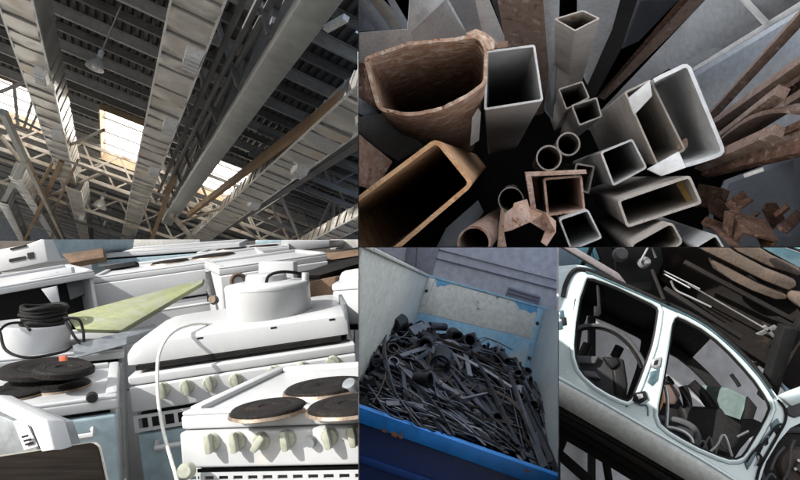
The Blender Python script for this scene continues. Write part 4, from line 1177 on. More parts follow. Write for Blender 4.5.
# white cord hanging in front of the middle cooker
g = G(); g.tube(smooth_path([P(*a) for a in ((222, 326, 1.98), (200, 323.5, 1.9), (180, 328, 1.8), (166, 339, 1.72), (158, 360, 1.69), (158, 395, 1.67), (162, 425, 1.64), (169, 452, 1.6), (176, 476, 1.55), (178, 486, 1.52))], 8), 0.005, 8)
g.build('power_cord', M_cord, label='thin white power cord hanging over the buried cooker', cat='cord')

# leaning white door with sticker, black box
door = thing('loose_oven_door', P(30, 440, 1.12), 'white oven door leaning in front of the hot plate cooker', 'oven door')
g = G(); g.prism([P(-8, 394, 1.2), P(30, 412, 1.15), P(46, 419.5, 1.13), P(54, 450, 1.1), P(41, 452, 1.1), P(31, 427, 1.13), P(-8, 408, 1.19)], (0.02, 0.03, -0.01)); g.build('door_edge', M_enam, door, bevel=0.003)
g = G(); g.prism([P(30, 425, 1.16), P(41, 452, 1.13), P(44, 452, 1.16), P(34, 425, 1.19)], (0, 0.01, 0)); g.build('dark_seal', M_rubber, door, bevel=0.001)
st = plate('paper_label', [(13, 421), (24, 417.5), (38, 446), (24, 450)], [1.17, 1.165, 1.135, 1.14], 0.002, M_enam, None, None, parent=door, bevel=0)
for (a, b) in (((22, 437), (28, 435.5)), ((24, 441), (31, 439)), ((25.5, 444.5), (33, 442.5))):
    g = G(); g.bar(P(a[0], a[1], 1.139), P(b[0], b[1], 1.136), 0.002, 0.0035, (0, 0, 1)); g.build('print_line', M_black, door, smooth=False)
carton([(-8, 412), (30, 428), (40, 460), (-8, 470)], [1.25, 1.2, 1.18, 1.2], 0.05, M_grey, 'shaded grey cooker part behind the paper label', 'cooker_part', 'cooker part', 0.002)
zt = EYE - 0.355
q = [on_plane(x, y, V((0, 0, zt)), V((0, 0.03, 1)).normalized()) for x, y in rc([(-14, 458), (98, 441), (109, 492), (-14, 505)], 9, 5)]
bxo = thing('black_box', V((q[0].x, q[0].y, DOCK)), 'black grained box with a pale rounded edge on the dock corner', 'box')
g = G(); g.prism(q, (0, 0, -0.35)); g.build('box_body', M_wood, bxo, bevel=0.008, seg=3)
qq = [on_plane(x, y, V((0, 0, zt - 0.004)), V((0, 0.03, 1)).normalized()) for x, y in rc([(-14, 457), (99.5, 440), (111, 492), (-14, 506)], 10, 5)]
g = G(); g.prism(qq, (0, 0, -0.004)); g.build('edge_band', mat('pale_band', (0.35, 0.33, 0.28), (0.2, 0.19, 0.16), 12, 0.5, 0, 0), bxo, smooth=False)
g = G(); g.prism([V((p.x, p.y, zt - .36)) for p in q], (0, 0, -(zt - .36 - DOCK - .002))); g.build('box_plinth', M_black, bxo, smooth=False)
BAY[0] = None
# ------------------------------------------------------------------ tilted roll-off skip full of steel scrap (lower middle)
BAY[0] = 'skip'
KV = ray(490, 305).normalized()
KU = V((1, -0.179, -0.27)); KU = (KU - KV * KU.dot(KV)).normalized()
KW = KU.cross(KV).normalized()
KO = P(428, 277, 12.3)
def KP(a, b, c): return KO + KU * a + KV * b + KW * c
def kl(w): w = w - KO; return w.dot(KU), w.dot(KV), w.dot(KW)
WID = kl(on_plane(545, 308, KO, KV))[0]
LEN = 6.4

def paint(name, base, under, sc, thr, low=None, scuff=True):
    m = mat(name, base, tuple(k * 0.88 for k in base), 1.3, 0.55, 0, 0.08, 12, patch=(under, sc, thr, 0.06), patch2=((0.06, 0.055, 0.05), 3.4, 0.68, 0.05) if scuff else None)
    return m
M_skipw = paint('skip_worn_white', (0.80, 0.82, 0.77), (0.58, 0.68, 0.74), 1.1, 0.66)
M_skipb = mat('skip_light_blue', (0.26, 0.53, 0.74), (0.40, 0.60, 0.72), 1.2, 0.5, 0, 0.08, 12, patch=((0.55, 0.58, 0.56), 1.4, 0.56, 0.12))
M_skipg = mat('skip_grey_blue', (0.46, 0.52, 0.55), (0.38, 0.45, 0.50), 1.0, 0.55, 0, 0.08, 12, patch=((0.25, 0.42, 0.56), 1.2, 0.6, 0.12))
M_blue = mat('skip_blue', (0.02, 0.27, 0.78), (0.015, 0.22, 0.68), 1.0, 0.42, 0, 0.06, 20, patch=((0.30, 0.13, 0.07), 3.0, 0.70, 0.03))
M_bluel = mat('skip_patch_blue', (0.10, 0.40, 0.74), (0.22, 0.50, 0.74), 3, 0.5, 0, 0.05, 20)
M_navy = mat('skip_navy', (0.010, 0.035, 0.16), (0.008, 0.025, 0.11), 1.2, 0.5, 0, 0.05, 20)
M_scrap = mat('scrap_dark', (0.013, 0.0145, 0.019), (0.007, 0.008, 0.011), 5, 0.5, 0.4, 0.15, 50)
M_scrapb = mat('scrap_blue_steel', (0.055, 0.063, 0.085), (0.032, 0.037, 0.052), 4, 0.42, 0.4, 0.1, 50)
M_scrapl = mat('scrap_light', (0.17, 0.185, 0.22), (0.11, 0.12, 0.15), 4, 0.4, 0.35, 0.1, 50)
M_scrapr = mat('scrap_rust', (0.06, 0.045, 0.038), (0.035, 0.027, 0.024), 6, 0.7, 0.2, 0.2, 60)
M_lav = mat('pale_cladding', (0.86, 0.85, 0.89), (0.82, 0.81, 0.85), 0.6, 0.6, 0, 0.02, 10)
M_lavg = mat('grey_cladding_trim', (0.40, 0.40, 0.45), (0.34, 0.34, 0.38), 1.0, 0.6, 0, 0.0)
M_line = mat('cladding_joint', (0.22, 0.21, 0.24), (0.18, 0.17, 0.2), 2, 0.6, 0, 0)

skip = thing('scrap_skip', KP(WID / 2, -LEN / 2, -2.3), 'tilted blue skip with worn white inside, heaped with steel scrap', 'skip')
def wall(q, vec, name, m, bev=0.01): return G().prism(q, vec).build(name, m, skip, bevel=bev)
wall([KP(0, 0, 0), KP(0, -LEN, 0), KP(0, -LEN, -2.2), KP(0, 0, -2.2)], -KU * 0.06, 'side_wall', M_skipw)
wall([KP(WID, 0, 0), KP(WID, -LEN, 0), KP(WID, -LEN, -2.2), KP(WID, 0, -2.2)], KU * 0.06, 'side_wall', M_skipg)
wall([KP(0, 0, -0.0), KP(WID, 0, -0.0), KP(WID, 0, -0.62), KP(0, 0, -0.74)], KV * 0.06, 'back_wall', M_skipw)
wall([KP(0, 0.0, -0.745), KP(WID, 0.0, -0.625), KP(WID, 0, -2.2), KP(0, 0, -2.2)], KV * 0.06, 'back_wall_lower', M_skipb)
wall([KP(0, 0, -2.2), KP(WID, 0, -2.2), KP(WID, -LEN, -2.2), KP(0, -LEN, -2.2)], -KW * 0.06, 'floor_plate', M_navy)
wall([KP(0.0, -0.003, 0.0), KP(0.16, -0.003, 0.0), KP(0.10, -0.003, -0.55), KP(0.0, -0.003, -0.6)], -KV * 0.03, 'corner_post', M_skipw)
wall([KP(0.18, -0.003, -0.004), KP(0.52, -0.003, -0.004), KP(0.44, -0.003, -0.035), KP(0.36, -0.003, -0.09), KP(0.30, -0.003, -0.085), KP(0.25, -0.003, -0.15), KP(0.21, -0.003, -0.12)], -KV * 0.004, 'paint_patch', M_bluel, 0)
wall([KP(WID - 0.62, -0.003, -0.004), KP(WID - 0.06, -0.003, -0.004), KP(WID - 0.08, -0.003, -0.1), KP(WID - 0.17, -0.003, -0.09), KP(WID - 0.25, -0.003, -0.15), KP(WID - 0.36, -0.003, -0.11), KP(WID - 0.46, -0.003, -0.13), KP(WID - 0.53, -0.003, -0.06)], -KV * 0.004, 'paint_patch', M_bluel, 0)
wall([KP(WID - 0.14, -0.003, 0.0), KP(WID, -0.003, 0.0), KP(WID, -0.003, -1.4), KP(WID - 0.10, -0.003, -1.4)], -KV * 0.03, 'corner_post', M_skipb)
for (a, c) in ((0.05, -0.28), (WID - 0.07, -0.30), (WID - 0.05, -1.0)):
    G().lathe([(0, 0.03), (0.03, 0.03), (0.035, 0), (0, 0)], 12, KP(a, -0.034, c), -KV).build('bolt', M_dark, skip)
wall([KP(-0.08, -LEN, 0.0), KP(0.03, -LEN, 0.0), KP(0.03, 0.0, 0.0), KP(-0.08, 0.0, 0.0)], KW * 0.05, 'top_rail', M_skipw)
wall([KP(-0.08, -0.02, 0.001), KP(WID + .08, -0.02, 0.001), KP(WID + .08, 0.10, 0.001), KP(-0.08, 0.10, 0.001)], KW * 0.05, 'top_rail', M_skipb)

# front gate
gn = KV
GO = P(458, 440, 5.75)
def gp(px, py, off=0.0): return on_plane(px, py, GO, gn) - gn * off
def gate_strip(y0l, y0r, y1l, y1r, off, th, m, name, parent=None, xl=345, xr=575, bev=0.008):
    q = [gp(xl, y0l, off), gp(xr, y0r, off), gp(xr, y1l if False else y1r, off), gp(xl, y1l, off)]
    return G().prism(q, gn * th).build(name, m, parent or skip, bevel=bev)
gate_strip(400.5, 480.5, 416, 497, 0.06, 0.14, M_blue, 'gate_rail')
gate_strip(401, 481, 590, 660, 0.0, 0.06, M_navy, 'gate_panel')
gate_strip(448, 528, 456, 537, 0.05, 0.06, mat('skip_blue_rib', (0.012, 0.07, 0.30), (0.01, 0.05, 0.22), 1.5, 0.5, 0, 0.05), 'gate_rib')
for (x, y, w, h) in ((383, 427, 5, 3), (392, 430, 7, 4), (399, 433, 5, 3), (402, 430, 2, 2), (524, 467, 6, 2)):
    q = [gp(x, y, 0.063), gp(x + w, y + w * .3, 0.063), gp(x + w * .8, y + h + w * .3, 0.063), gp(x + w * .1, y + h, 0.063)]
    G().prism(q, -gn * 0.004).build('rust_chip', mat('chip', (0.42, 0.20, 0.10), (0.30, 0.13, 0.06), 12, 0.8, 0, 0), skip, smooth=False)
# skid rails down to the ground
for a in (0.5, WID - 0.5):
    for b in (-0.6, -LEN + 0.6):
        t = KP(a, b, -2.26)
        G().box((t.x - .12, t.y - .12, 0), (t.x + .12, t.y + .12, t.z)).build('support_leg', M_navy, skip, smooth=False)

# cladding wall beyond the skip
CB = 2.6
def cp(px, py, off=0): return on_plane(px, py, KO + KV * CB, KV) - KV * off
cl = thing('clad_wall', KP(1, CB, -6), 'pale lilac clad wall with thin rails behind the skip', 'wall')
for i in range(6):       # cladding sheets
    a0 = -3.4 + i * 1.6
    G().prism([KP(a0, CB, -3.2), KP(a0 + 1.6 - 0.001, CB, -3.2), KP(a0 + 1.6 - 0.001, CB, 4), KP(a0, CB, 4)], KV * 0.08).build('cladding_sheet', M_lav, cl, smooth=False)
for (a, b, w) in (((432, 248), (566, 283), 0.022), ((430, 257), (566, 292), 0.03), ((350, 236), (432, 275), 0.02)):
    G().bar(cp(*a, 0.04), cp(*b, 0.04), 0.03, w, KW).build('rail', M_line, cl, smooth=False)
G().prism([cp(408, 244, .05), cp(418, 244, .05), cp(416, 272, .05), cp(405, 268, .05)], -KV * 0.05).build('downpipe', M_lavg, cl, bevel=0.01)
G().prism([cp(418.5, 240, .02), cp(440, 244, .02), cp(431, 280, .02), cp(416.5, 272, .02)], -KV * 0.12).build('pilaster', mat('pilaster', (0.50, 0.49, 0.54), (0.44, 0.43, 0.48), 0.8, 0.6, 0, 0), cl, bevel=0.01)
vent = thing('wall_vent', cp(523, 296, .1), 'grey louvred vent box on the pale clad wall', 'vent')
G().prism([cp(508, 287, .01), cp(540, 296.5, .01), cp(537.5, 305, .01), cp(505, 296, .01)], -KV * 0.15).build('vent_frame', M_lavg, vent, bevel=0.01)
for i in range(5):
    k = (i + .5) / 5
    p0 = V((508, 287)).lerp(V((505, 296)), k); p1 = V((540, 296.5)).lerp(V((537.5, 305)), k)
    G().bar(cp(p0.x + 2, p0.y + .6, .17), cp(p1.x - 2, p1.y - .4, .17), 0.08, 0.05, KW + KV * .4).build('vent_louvre', M_line if i % 2 else M_lavg, vent, smooth=False)

# heap of scrap
TOPL = [(340, 372), (360, 366), (372, 346), (380, 330), (390, 320), (404, 325), (416, 319), (429, 324), (444, 329), (458, 336), (470, 331), (480, 336), (490, 344), (503, 347), (517, 356), (532, 374), (545, 394), (560, 412), (575, 424)]
def ytop(x):
    for (a, ya), (b, yb) in zip(TOPL, TOPL[1:]):
        if a <= x <= b: return lerp(ya, yb, (x - a) / (b - a))
    return 372 if x < 350 else 424
def ybot(x): return 407 + 0.348 * (x - 358)
def hdepth(x, y):
    a, b = ytop(x), ybot(x)
    k = max(0.0, min(1.0, (y - a) / max(1, b - a)))
    dt = lerp(10.6, 9.2, max(0, min(1, (x - 480) / 80))) if x > 480 else lerp(8.6, 10.6, max(0, min(1, (x - 350) / 50)))
    return lerp(dt, 5.95, k ** 0.85)
def hp(x, y, off=0.0): return P(x, y, hdepth(x, y) - off)
vs = []; fs = []; NX, NY = 48, 26
for j in range(NY + 1):
    for i in range(NX + 1):
        x = lerp(342, 574, i / NX); k = j / NY
        y = lerp(ytop(x) + 5, ybot(x) + 4, k)
        p = P(x, y, hdepth(x, y) + 0.12) + V((0, rnd.uniform(-.12, .12), rnd.uniform(-.06, .06)))
        vs.append(p)
for j in range(NY):
    for i in range(NX): fs.append((j * (NX + 1) + i, j * (NX + 1) + i + 1, (j + 1) * (NX + 1) + i + 1, (j + 1) * (NX + 1) + i))
n0 = len(vs)
for i in range(NX + 1): vs.append(vs[i] - KW * 0.7)
for i in range(NX): fs.append((i, n0 + i, n0 + i + 1, i + 1))
G().add(vs, fs).build('scrap_heap', M_scrap, label='dark mass of tangled scrap filling the skip', kind='stuff', smooth=False)

R2 = random.Random(21)
def spiece(path, w, t, m, label, group, name='flat_strip', cat='steel strip'):
    q = path; n = len(q); vs = []
    up = (-KV * 0.35 + KW * 0.5 + V((R2.uniform(-1, 1), R2.uniform(-.4, .4), R2.uniform(-1, 1)))).normalized()
    for i, p in enumerate(q):
        tt = (q[min(i + 1, n - 1)] - q[max(0, i - 1)]).normalized(); s_ = tt.cross(up).normalized(); uu = s_.cross(tt)
        vs += [p + s_ * w / 2 + uu * t / 2, p - s_ * w / 2 + uu * t / 2, p - s_ * w / 2 - uu * t / 2, p + s_ * w / 2 - uu * t / 2]
    fs = [(0, 1, 2, 3), tuple(range(4 * n - 1, 4 * n - 5, -1))]
    for i in range(n - 1):
        for k in range(4): fs.append((4 * i + k, 4 * i + 4 + k, 4 * i + 4 + (k + 1) % 4, 4 * i + (k + 1) % 4))
    if '%s' in label: label = label % TINT[m.name]
    G().add(vs, fs).build(name, m, label=label, cat=cat, group=group, smooth=False)
def run(x0, y0, x1, y1, off, bow=0.0, n=5):
    out = []
    for i in range(n):
        k = i / (n - 1)
        x = lerp(x0, x1, k); y = lerp(y0, y1, k)
        out.append(lerp(hp(x0, y0, off), hp(x1, y1, off), k) * .5 + hp(x, y, off) * .5 + KW * bow * math.sin(math.pi * k))
    return out
TINT = {M_scrap.name: 'black', M_scrapb.name: 'blue grey', M_scrapl.name: 'pale bright', M_scrapr.name: 'rusty brown'}
L1 = 'long %s flat strip lying in the skip heap'
L2 = 'short %s steel block in the upper skip heap'
L3 = '%s flat strip standing at the right-hand wall of the skip'
L4 = 'thin long %s rod lying along the front gate of the skip'
def inside(x, y): return 359 < x < 557 and ytop(x) < y < ybot(x) - 2
cnt = 0
while cnt < 130:      # long strips slanting to the lower right
    x = R2.uniform(362, 510); y = R2.uniform(ytop(x) + 6, ybot(x) - 8)
    ang = math.radians(R2.gauss(42, 17)); ln = R2.uniform(30, 120)
    x1 = x + ln * math.cos(ang); y1 = y + ln * math.sin(ang)
    if not inside(x1, y1): continue
    spiece(run(x, y, x1, y1, R2.uniform(0.02, 0.3), R2.uniform(-.06, .1)), R2.uniform(0.02, 0.06), R2.uniform(0.006, 0.016), R2.choice([M_scrap, M_scrapb, M_scrapb, M_scrapb, M_scrapb, M_scrapl, M_scrapl, M_scrapr]), L1, 'long strips in the skip')
    cnt += 1
cnt = 0
while cnt < 62:      # thin rods along the gate
    x = R2.uniform(359, 490); y = ybot(x) - R2.uniform(3, 34)
    ang = math.radians(R2.gauss(20, 5)); ln = R2.uniform(45, 120)
    x1 = x + ln * math.cos(ang); y1 = y + ln * math.sin(ang)
    if not inside(x1, y1): continue
    spiece(run(x, y, x1, y1, R2.uniform(0.05, 0.25), R2.uniform(-.04, .06)), R2.uniform(0.010, 0.024), R2.uniform(0.010, 0.018), R2.choice([M_scrap, M_scrapb, M_scrapb, M_scrapb, M_scrapl, M_scrapl, M_scrapr]), L4, 'rods along the skip gate', 'steel_rod', 'steel rod')
    cnt += 1
cnt = 0
while cnt < 42:      # strips at the right-hand wall
    x = R2.uniform(508, 548); y = R2.uniform(ytop(x) + 2, ybot(x) - 25)
    ang = math.radians(R2.gauss(66, 9)); ln = R2.uniform(30, 80)
    x1 = x + ln * math.cos(ang); y1 = y + ln * math.sin(ang)
    if not (x1 < 566 and y1 < ybot(x1) - 1): continue
    spiece(run(x, y, x1, y1, R2.uniform(0.02, 0.35)), R2.uniform(0.035, 0.08), 0.012, R2.choice([M_scrap, M_scrapb, M_scrapb]), L3, 'strips by the skip wall')
    cnt += 1
cnt = 0
while cnt < 120:      # chopped pieces in the upper part
    x = R2.uniform(364, 535); a, b = ytop(x), ybot(x)
    y = a + (b - a) * abs(R2.gauss(0, 0.28))
    if not inside(x, y): continue
    ln = R2.uniform(5, 20); ang = R2.uniform(0, math.pi)
    x1 = x + ln * math.cos(ang); y1 = y + ln * math.sin(ang)
    if y1 < ytop(x1) - 5: continue
    o = R2.uniform(0.05, 0.45)
    p0 = hp(x, y, o); p1 = P(x1, y1, hdepth(x, y) - o - R2.uniform(-.25, .25))
    kind = R2.random()
    m = R2.choice([M_scrap, M_scrap, M_scrapb, M_scrapb, M_scrapl, M_scrapr])
    if kind < 0.4: spiece([p0, p1], R2.uniform(0.03, 0.11), R2.uniform(0.015, 0.05), m, L2, 'chopped scrap in the skip', 'scrap_block', 'steel scrap')
    else:
        # short pipe: open ring section
        ax = (p1 - p0).normalized(); L = min((p1 - p0).length, 0.34); r = R2.uniform(0.035, 0.10)
        G().lathe([(r * .8, 0), (r, 0), (r, L), (r * .8, L), (r * .8, 0)], 14, p0, ax).build('pipe_offcut', m, label='short open %s pipe offcut in the upper skip heap' % TINT[m.name], cat='pipe offcut', group='pipe offcuts in the skip')
    cnt += 1
def named(pts, w, t, m, label, off=0.4):
    spiece(smooth_path([hp(x, y, off) for x, y in pts], 5), w, t, m, label, None, 'bent_strip', 'steel strip')
named([(386, 330), (384, 348), (388, 372), (394, 394), (400, 404)], 0.06, 0.02, M_scrapb, 'bent dark strap standing upright out of the heap')
named([(400, 356), (425, 348), (450, 341), (464, 352), (470, 376)], 0.07, 0.02, M_scrapl, 'pale strap arched like a bow over the heap')
named([(393, 348), (404, 358), (418, 358), (434, 348), (452, 345)], 0.06, 0.02, M_scrapb, 'bent strap forked against the arched pale one')
named([(398, 362), (420, 384), (445, 403), (470, 424)], 0.13, 0.015, M_scrapl, 'widest pale flat strip slanting across the heap', 0.35)
named([(452, 372), (474, 400), (500, 424), (520, 446)], 0.09, 0.015, M_scrapb, 'steel strip parallel to the widest pale one')
named([(360, 388), (400, 402), (450, 424), (500, 446)], 0.05, 0.02, M_scrapb, 'grey rod curving along the skip gate')
named([(461, 402), (478, 398), (486, 396)], 0.10, 0.03, M_scrapl, 'bright short bar crossing the wide strips')
named([(470, 420), (496, 420), (522, 428)], 0.03, 0.02, M_scrapr, 'thin rusty rod across the lower heap', 0.42)
named([(411, 332), (420, 328), (428, 325)], 0.16, 0.06, M_scrapl, 'bright square block on the heap crest')
for k in range(26):      # springy wires over the heap
    x = R2.uniform(366, 500); y = R2.uniform(ytop(x) + 4, ybot(x) - 20)
    q = [(x, y)]
    a = R2.uniform(-0.4, 1.4)
    for i in range(4):
        a += R2.uniform(-.6, .6); x += 13 * math.cos(a); y += 13 * math.sin(a)
        y = max(ytop(x) - 3, min(ybot(x) - 3, y)); q.append((x, y))
    if max(p[0] for p in q) > 552: continue
    mm = R2.choice([M_scrapl, M_scrapb, M_scrapr])
    G().tube(smooth_path([hp(px, py, R2.uniform(.25, .5)) for px, py in q], 4), 0.010, 5).build('bent_wire', mm, label='thin bent %s wire springing over the skip heap' % TINT[mm.name], cat='wire', group='bent wires in the skip')
for (x, y, r, lb) in ((392, 326, .13, 'broad dark pipe ring on the heap crest near the white wall'), (440, 365, .14, 'broad pipe ring facing out of the heap middle'), (457, 338, .12, 'dark pipe ring near the back of the heap'), (470, 340, .11, 'second dark pipe ring near the back of the heap'), (425, 345, .11, 'dark pipe ring below the bright square block')):
    G().lathe([(r * .75, 0), (r, 0), (r, .5), (r * .75, .5), (r * .75, 0)], 20, hp(x, y, 0.5), V((R2.uniform(-.4, .4), 1, R2.uniform(-.5, .1)))).build('pipe_offcut', M_scrap, label=lb, cat='pipe offcut')
BAY[0] = None
# ------------------------------------------------------------------ stripped car shell on a tilted rack (lower right)
BAY[0] = 'car'
CV = ray(575, 480).normalized()                     # across the car, away from the gantry
CO = P(670, 370, 6.0)
def sp(px, py, off=0.0): return on_plane(px, py, CO, CV) + CV * off    # point on the near side of the car
CUX = (sp(700, 450) - sp(580, 388)).normalized()    # along the sill, towards the bonnet
CUP = CUX.cross(CV).normalized()
if CUP.z < 0: CUP = -CUP

def car_paint(name, c, c2):
    m = mat(name, c, c2, 1.2, 0.25, 0.15, 0.0, 40, coat=1.0, patch=((0.46, 0.50, 0.48), 4.0, 0.70, 0.10), rvar=0.05, fine_amp=0.1)
    return m
M_mint = car_paint('mint_silver_paint', (0.50, 0.575, 0.57), (0.47, 0.55, 0.545))
M_sill = mat('sill_cover', (0.48, 0.49, 0.46), (0.42, 0.43, 0.40), 2.5, 0.4, 0.1, 0.03, 40, patch=((0.22, 0.20, 0.17), 4, 0.68, 0.14))
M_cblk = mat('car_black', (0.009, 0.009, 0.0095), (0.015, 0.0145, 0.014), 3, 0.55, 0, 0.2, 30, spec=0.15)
M_seat = mat('seat_fabric', (0.026, 0.026, 0.028), (0.018, 0.018, 0.019), 8, 0.85, 0, 0.3, 90)
M_seatg = mat('seat_grey', (0.07, 0.07, 0.073), (0.045, 0.045, 0.048), 8, 0.85, 0, 0.3, 90)
M_chrome = mat('bare_metal', (0.40, 0.40, 0.39), (0.28, 0.28, 0.27), 6, 0.35, 0.6, 0.0)
M_tank = mat('dusty_tank', (0.13, 0.096, 0.073), (0.075, 0.053, 0.04), 4, 0.85, 0, 0.6, 30, patch=((0.10, 0.07, 0.05), 5, 0.62, 0.1))
M_under = mat('underbody', (0.018, 0.015, 0.013), (0.009, 0.008, 0.008), 1.6, 0.7, 0.1, 0.4, 14, patch=((0.06, 0.042, 0.03), 2.6, 0.62, 0.15), spec=0.15)
M_pale = mat('pale_yard_wall', (0.84, 0.83, 0.84), (0.79, 0.78, 0.79), 0.5, 0.8, 0, 0.05, 8, patch=((0.46, 0.45, 0.45), 1.3, 0.66, 0.1))
M_teal = mat('teal_paint', (0.055, 0.105, 0.12), (0.04, 0.08, 0.095), 1.5, 0.35, 0.2, 0.02, coat=0.6)
M_cyan = mat('cyan_glass', (0.22, 0.48, 0.55), (0.15, 0.36, 0.44), 2.0, 0.25, 0, 0.05)
M_glass = mat('green_glass', (0.15, 0.20, 0.19), (0.12, 0.165, 0.16), 1.5, 0.15, 0.0, 0.0, coat=0.5, patch=((0.22, 0.26, 0.25), 2.0, 0.6, 0.2))
M_slate = mat('slate_wall', (0.13, 0.18, 0.22), (0.10, 0.14, 0.18), 0.6, 0.7, 0, 0.03)

OUTER = [(545, 262), (560, 266), (576, 264.5), (586, 266), (604, 274), (630, 286), (653, 296.5), (678, 307), (698, 317), (714, 328), (728, 340), (741, 352), (754, 366), (766, 381), (777, 396), (792, 404), (806, 410), (806, 420), (790, 428), (778, 442), (766, 462), (757, 490), (724, 490), (706, 474), (680, 458.5), (653, 442), (620, 423), (590, 406), (560, 389.5), (545, 381)]
HOLE1 = [(584.5, 279), (587, 276.5), (594, 277), (606, 281), (619, 286), (636, 294), (653, 302), (659, 306), (661, 311), (660, 319), (658, 332), (655, 346), (650, 361), (644, 378), (638, 393), (633, 401), (628, 404), (621, 402), (608, 396), (594, 387.5), (583, 378), (577, 370), (573, 358), (572, 345), (574, 322), (578, 298)]
HOLE2 = [(670, 324), (673, 317.5), (678, 315), (686, 318), (703, 327), (718, 338), (732, 351), (745, 365), (757, 379), (766, 392), (772, 402), (773.5, 409), (770, 418), (762, 433), (750, 453), (745, 459), (738, 462), (729, 462), (718, 458.5), (698, 450), (683, 442), (668, 433), (659, 425), (655.5, 416), (656, 405), (660, 385), (664, 362), (668, 338)]

def panel(parent, name, m, outer, holes, off, th, round_=0.014):
    bm = bmesh.new(); loops = []
    fl = []
    for L in [outer] + holes:
        vs = [bm.verts.new(sp(x, y, off)) for x, y in L]
        es = [bm.edges.new((vs[i], vs[(i + 1) % len(vs)])) for i in range(len(vs))]
        fl += es
    r = bmesh.ops.triangle_fill(bm, use_beauty=True, use_dissolve=False, edges=fl)
    bm.verts.ensure_lookup_table(); bm.verts.index_update()
    V0 = [v.co.copy() for v in bm.verts]; F0 = [tuple(v.index for v in f.verts) for f in bm.faces]
    # drop faces inside the holes
    bm.free()
    n = len(V0)
    g = G()
    vs = V0 + [p + CV * th for p in V0]
    fs = list(F0) + [tuple(i + n for i in reversed(f)) for f in F0]
    k = 0
    for L in [outer] + holes:
        m_ = len(L)
        for i in range(m_): fs.append((k + i, k + (i + 1) % m_, n + k + (i + 1) % m_, n + k + i))
        k += m_
    g.add(vs, fs)
    return g.build(name, m, parent, bevel=round_, seg=3)

car = thing('stripped_car', sp(660, 420, 0.8), 'stripped pale mint car body without doors, tilted nose down on a rack', 'car')
panel(car, 'body_side', M_mint, OUTER, [HOLE1, HOLE2], 0.0, 0.10, 0.02)
# far side, seen dark from inside
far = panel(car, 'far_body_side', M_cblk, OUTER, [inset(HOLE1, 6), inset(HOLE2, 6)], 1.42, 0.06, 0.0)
def ribbon(pts, o0, o1, th_up, m, name, parent=car):
    g = G(); n = len(pts); vs = []
    for (x, y) in pts: vs += [sp(x, y, o0), sp(x, y, o1), sp(x, y, o1) + CUP * th_up, sp(x, y, o0) + CUP * th_up]
    fs = [(0, 1, 2, 3), tuple(range(4 * n - 1, 4 * n - 5, -1))]
    for i in range(n - 1):
        for k in range(4): fs.append((4 * i + k, 4 * i + 4 + k, 4 * i + 4 + (k + 1) % 4, 4 * i + (k + 1) % 4))
    g.add(vs, fs); return g.build(name, m, parent)
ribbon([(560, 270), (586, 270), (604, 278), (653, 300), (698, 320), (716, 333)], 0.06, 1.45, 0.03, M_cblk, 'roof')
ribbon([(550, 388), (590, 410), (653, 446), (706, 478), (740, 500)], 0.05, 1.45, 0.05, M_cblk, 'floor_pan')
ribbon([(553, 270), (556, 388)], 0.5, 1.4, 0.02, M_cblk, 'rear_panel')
# roof gutter trim and inner chrome channel
def sweep(pts, off, r, m, name, parent=car, n=8, closed=False, sm=4):
    q = [sp(x, y, off) for x, y in pts]
    if not closed: q = smooth_path(q, sm)
    return G().tube(q, r, n, closed=closed).build(name, m, parent)
sweep([(563, 297), (566, 284), (573, 272), (583, 269.5), (604, 276.5), (653, 298), (698, 318.5), (728, 341.5), (754, 367.5), (770, 389)], -0.012, 0.026, M_cblk, 'roof_trim')
sweep([(586, 272), (604, 279.5), (653, 300.5), (698, 322), (728, 345), (754, 371), (774, 398)], -0.015, 0.016, M_teal, 'drip_rail')
sweep(HOLE1, 0.0, 0.024, M_mint, 'aperture_flange', closed=True)
sweep(HOLE2, 0.0, 0.024, M_mint, 'aperture_flange', closed=True)
def shr(L, t): return inset(L, t)
sweep(shr(HOLE1, 2.2), 0.03, 0.022, M_cblk, 'door_seal', closed=True)
sweep(shr(HOLE2, 2.2), 0.03, 0.022, M_cblk, 'door_seal', closed=True)
# sill: a rounded lower cover below the shoulder line
g = G(); vs = []; prof = [(0.0, -0.045), (0.03, -0.065), (0.07, -0.07), (0.14, -0.055), (0.20, -0.015), (0.235, 0.04), (0.22, 0.10), (0.0, 0.05)]
ends = [(548, 373), (590, 396), (653, 432), (700, 459), (748, 489)]
for (x, y) in ends:
    for (dn, of) in prof: vs.append(sp(x, y, of) - CUP * dn)
n = len(prof); fs = [tuple(range(n)), tuple(range(len(vs) - 1, len(vs) - n - 1, -1))]
for i in range(len(ends) - 1):
    for k in range(n): fs.append((i * n + k, i * n + n + k, i * n + n + (k + 1) % n, i * n + (k + 1) % n))
g.add(vs, fs); g.build('sill', M_sill, car, bevel=0)
sweep([(548, 373), (590, 396), (653, 432), (700, 459), (748, 489)], -0.045, 0.022, M_mint, 'sill_shoulder')
for k, (o, dn, r) in enumerate(((0.18, 0.30, 0.045), (0.36, 0.34, 0.06), (0.6, 0.40, 0.08))):
    q = [sp(x, y, o) - CUP * dn for x, y in ((545, 372), (600, 402), (653, 432), (760, 495))]
    G().tube(q, r, 8).build('chassis_rail', M_under, car)
ribbon([(545, 394), (590, 416), (653, 452), (720, 490)], 0.10, 1.3, -0.10, M_under, 'underside')
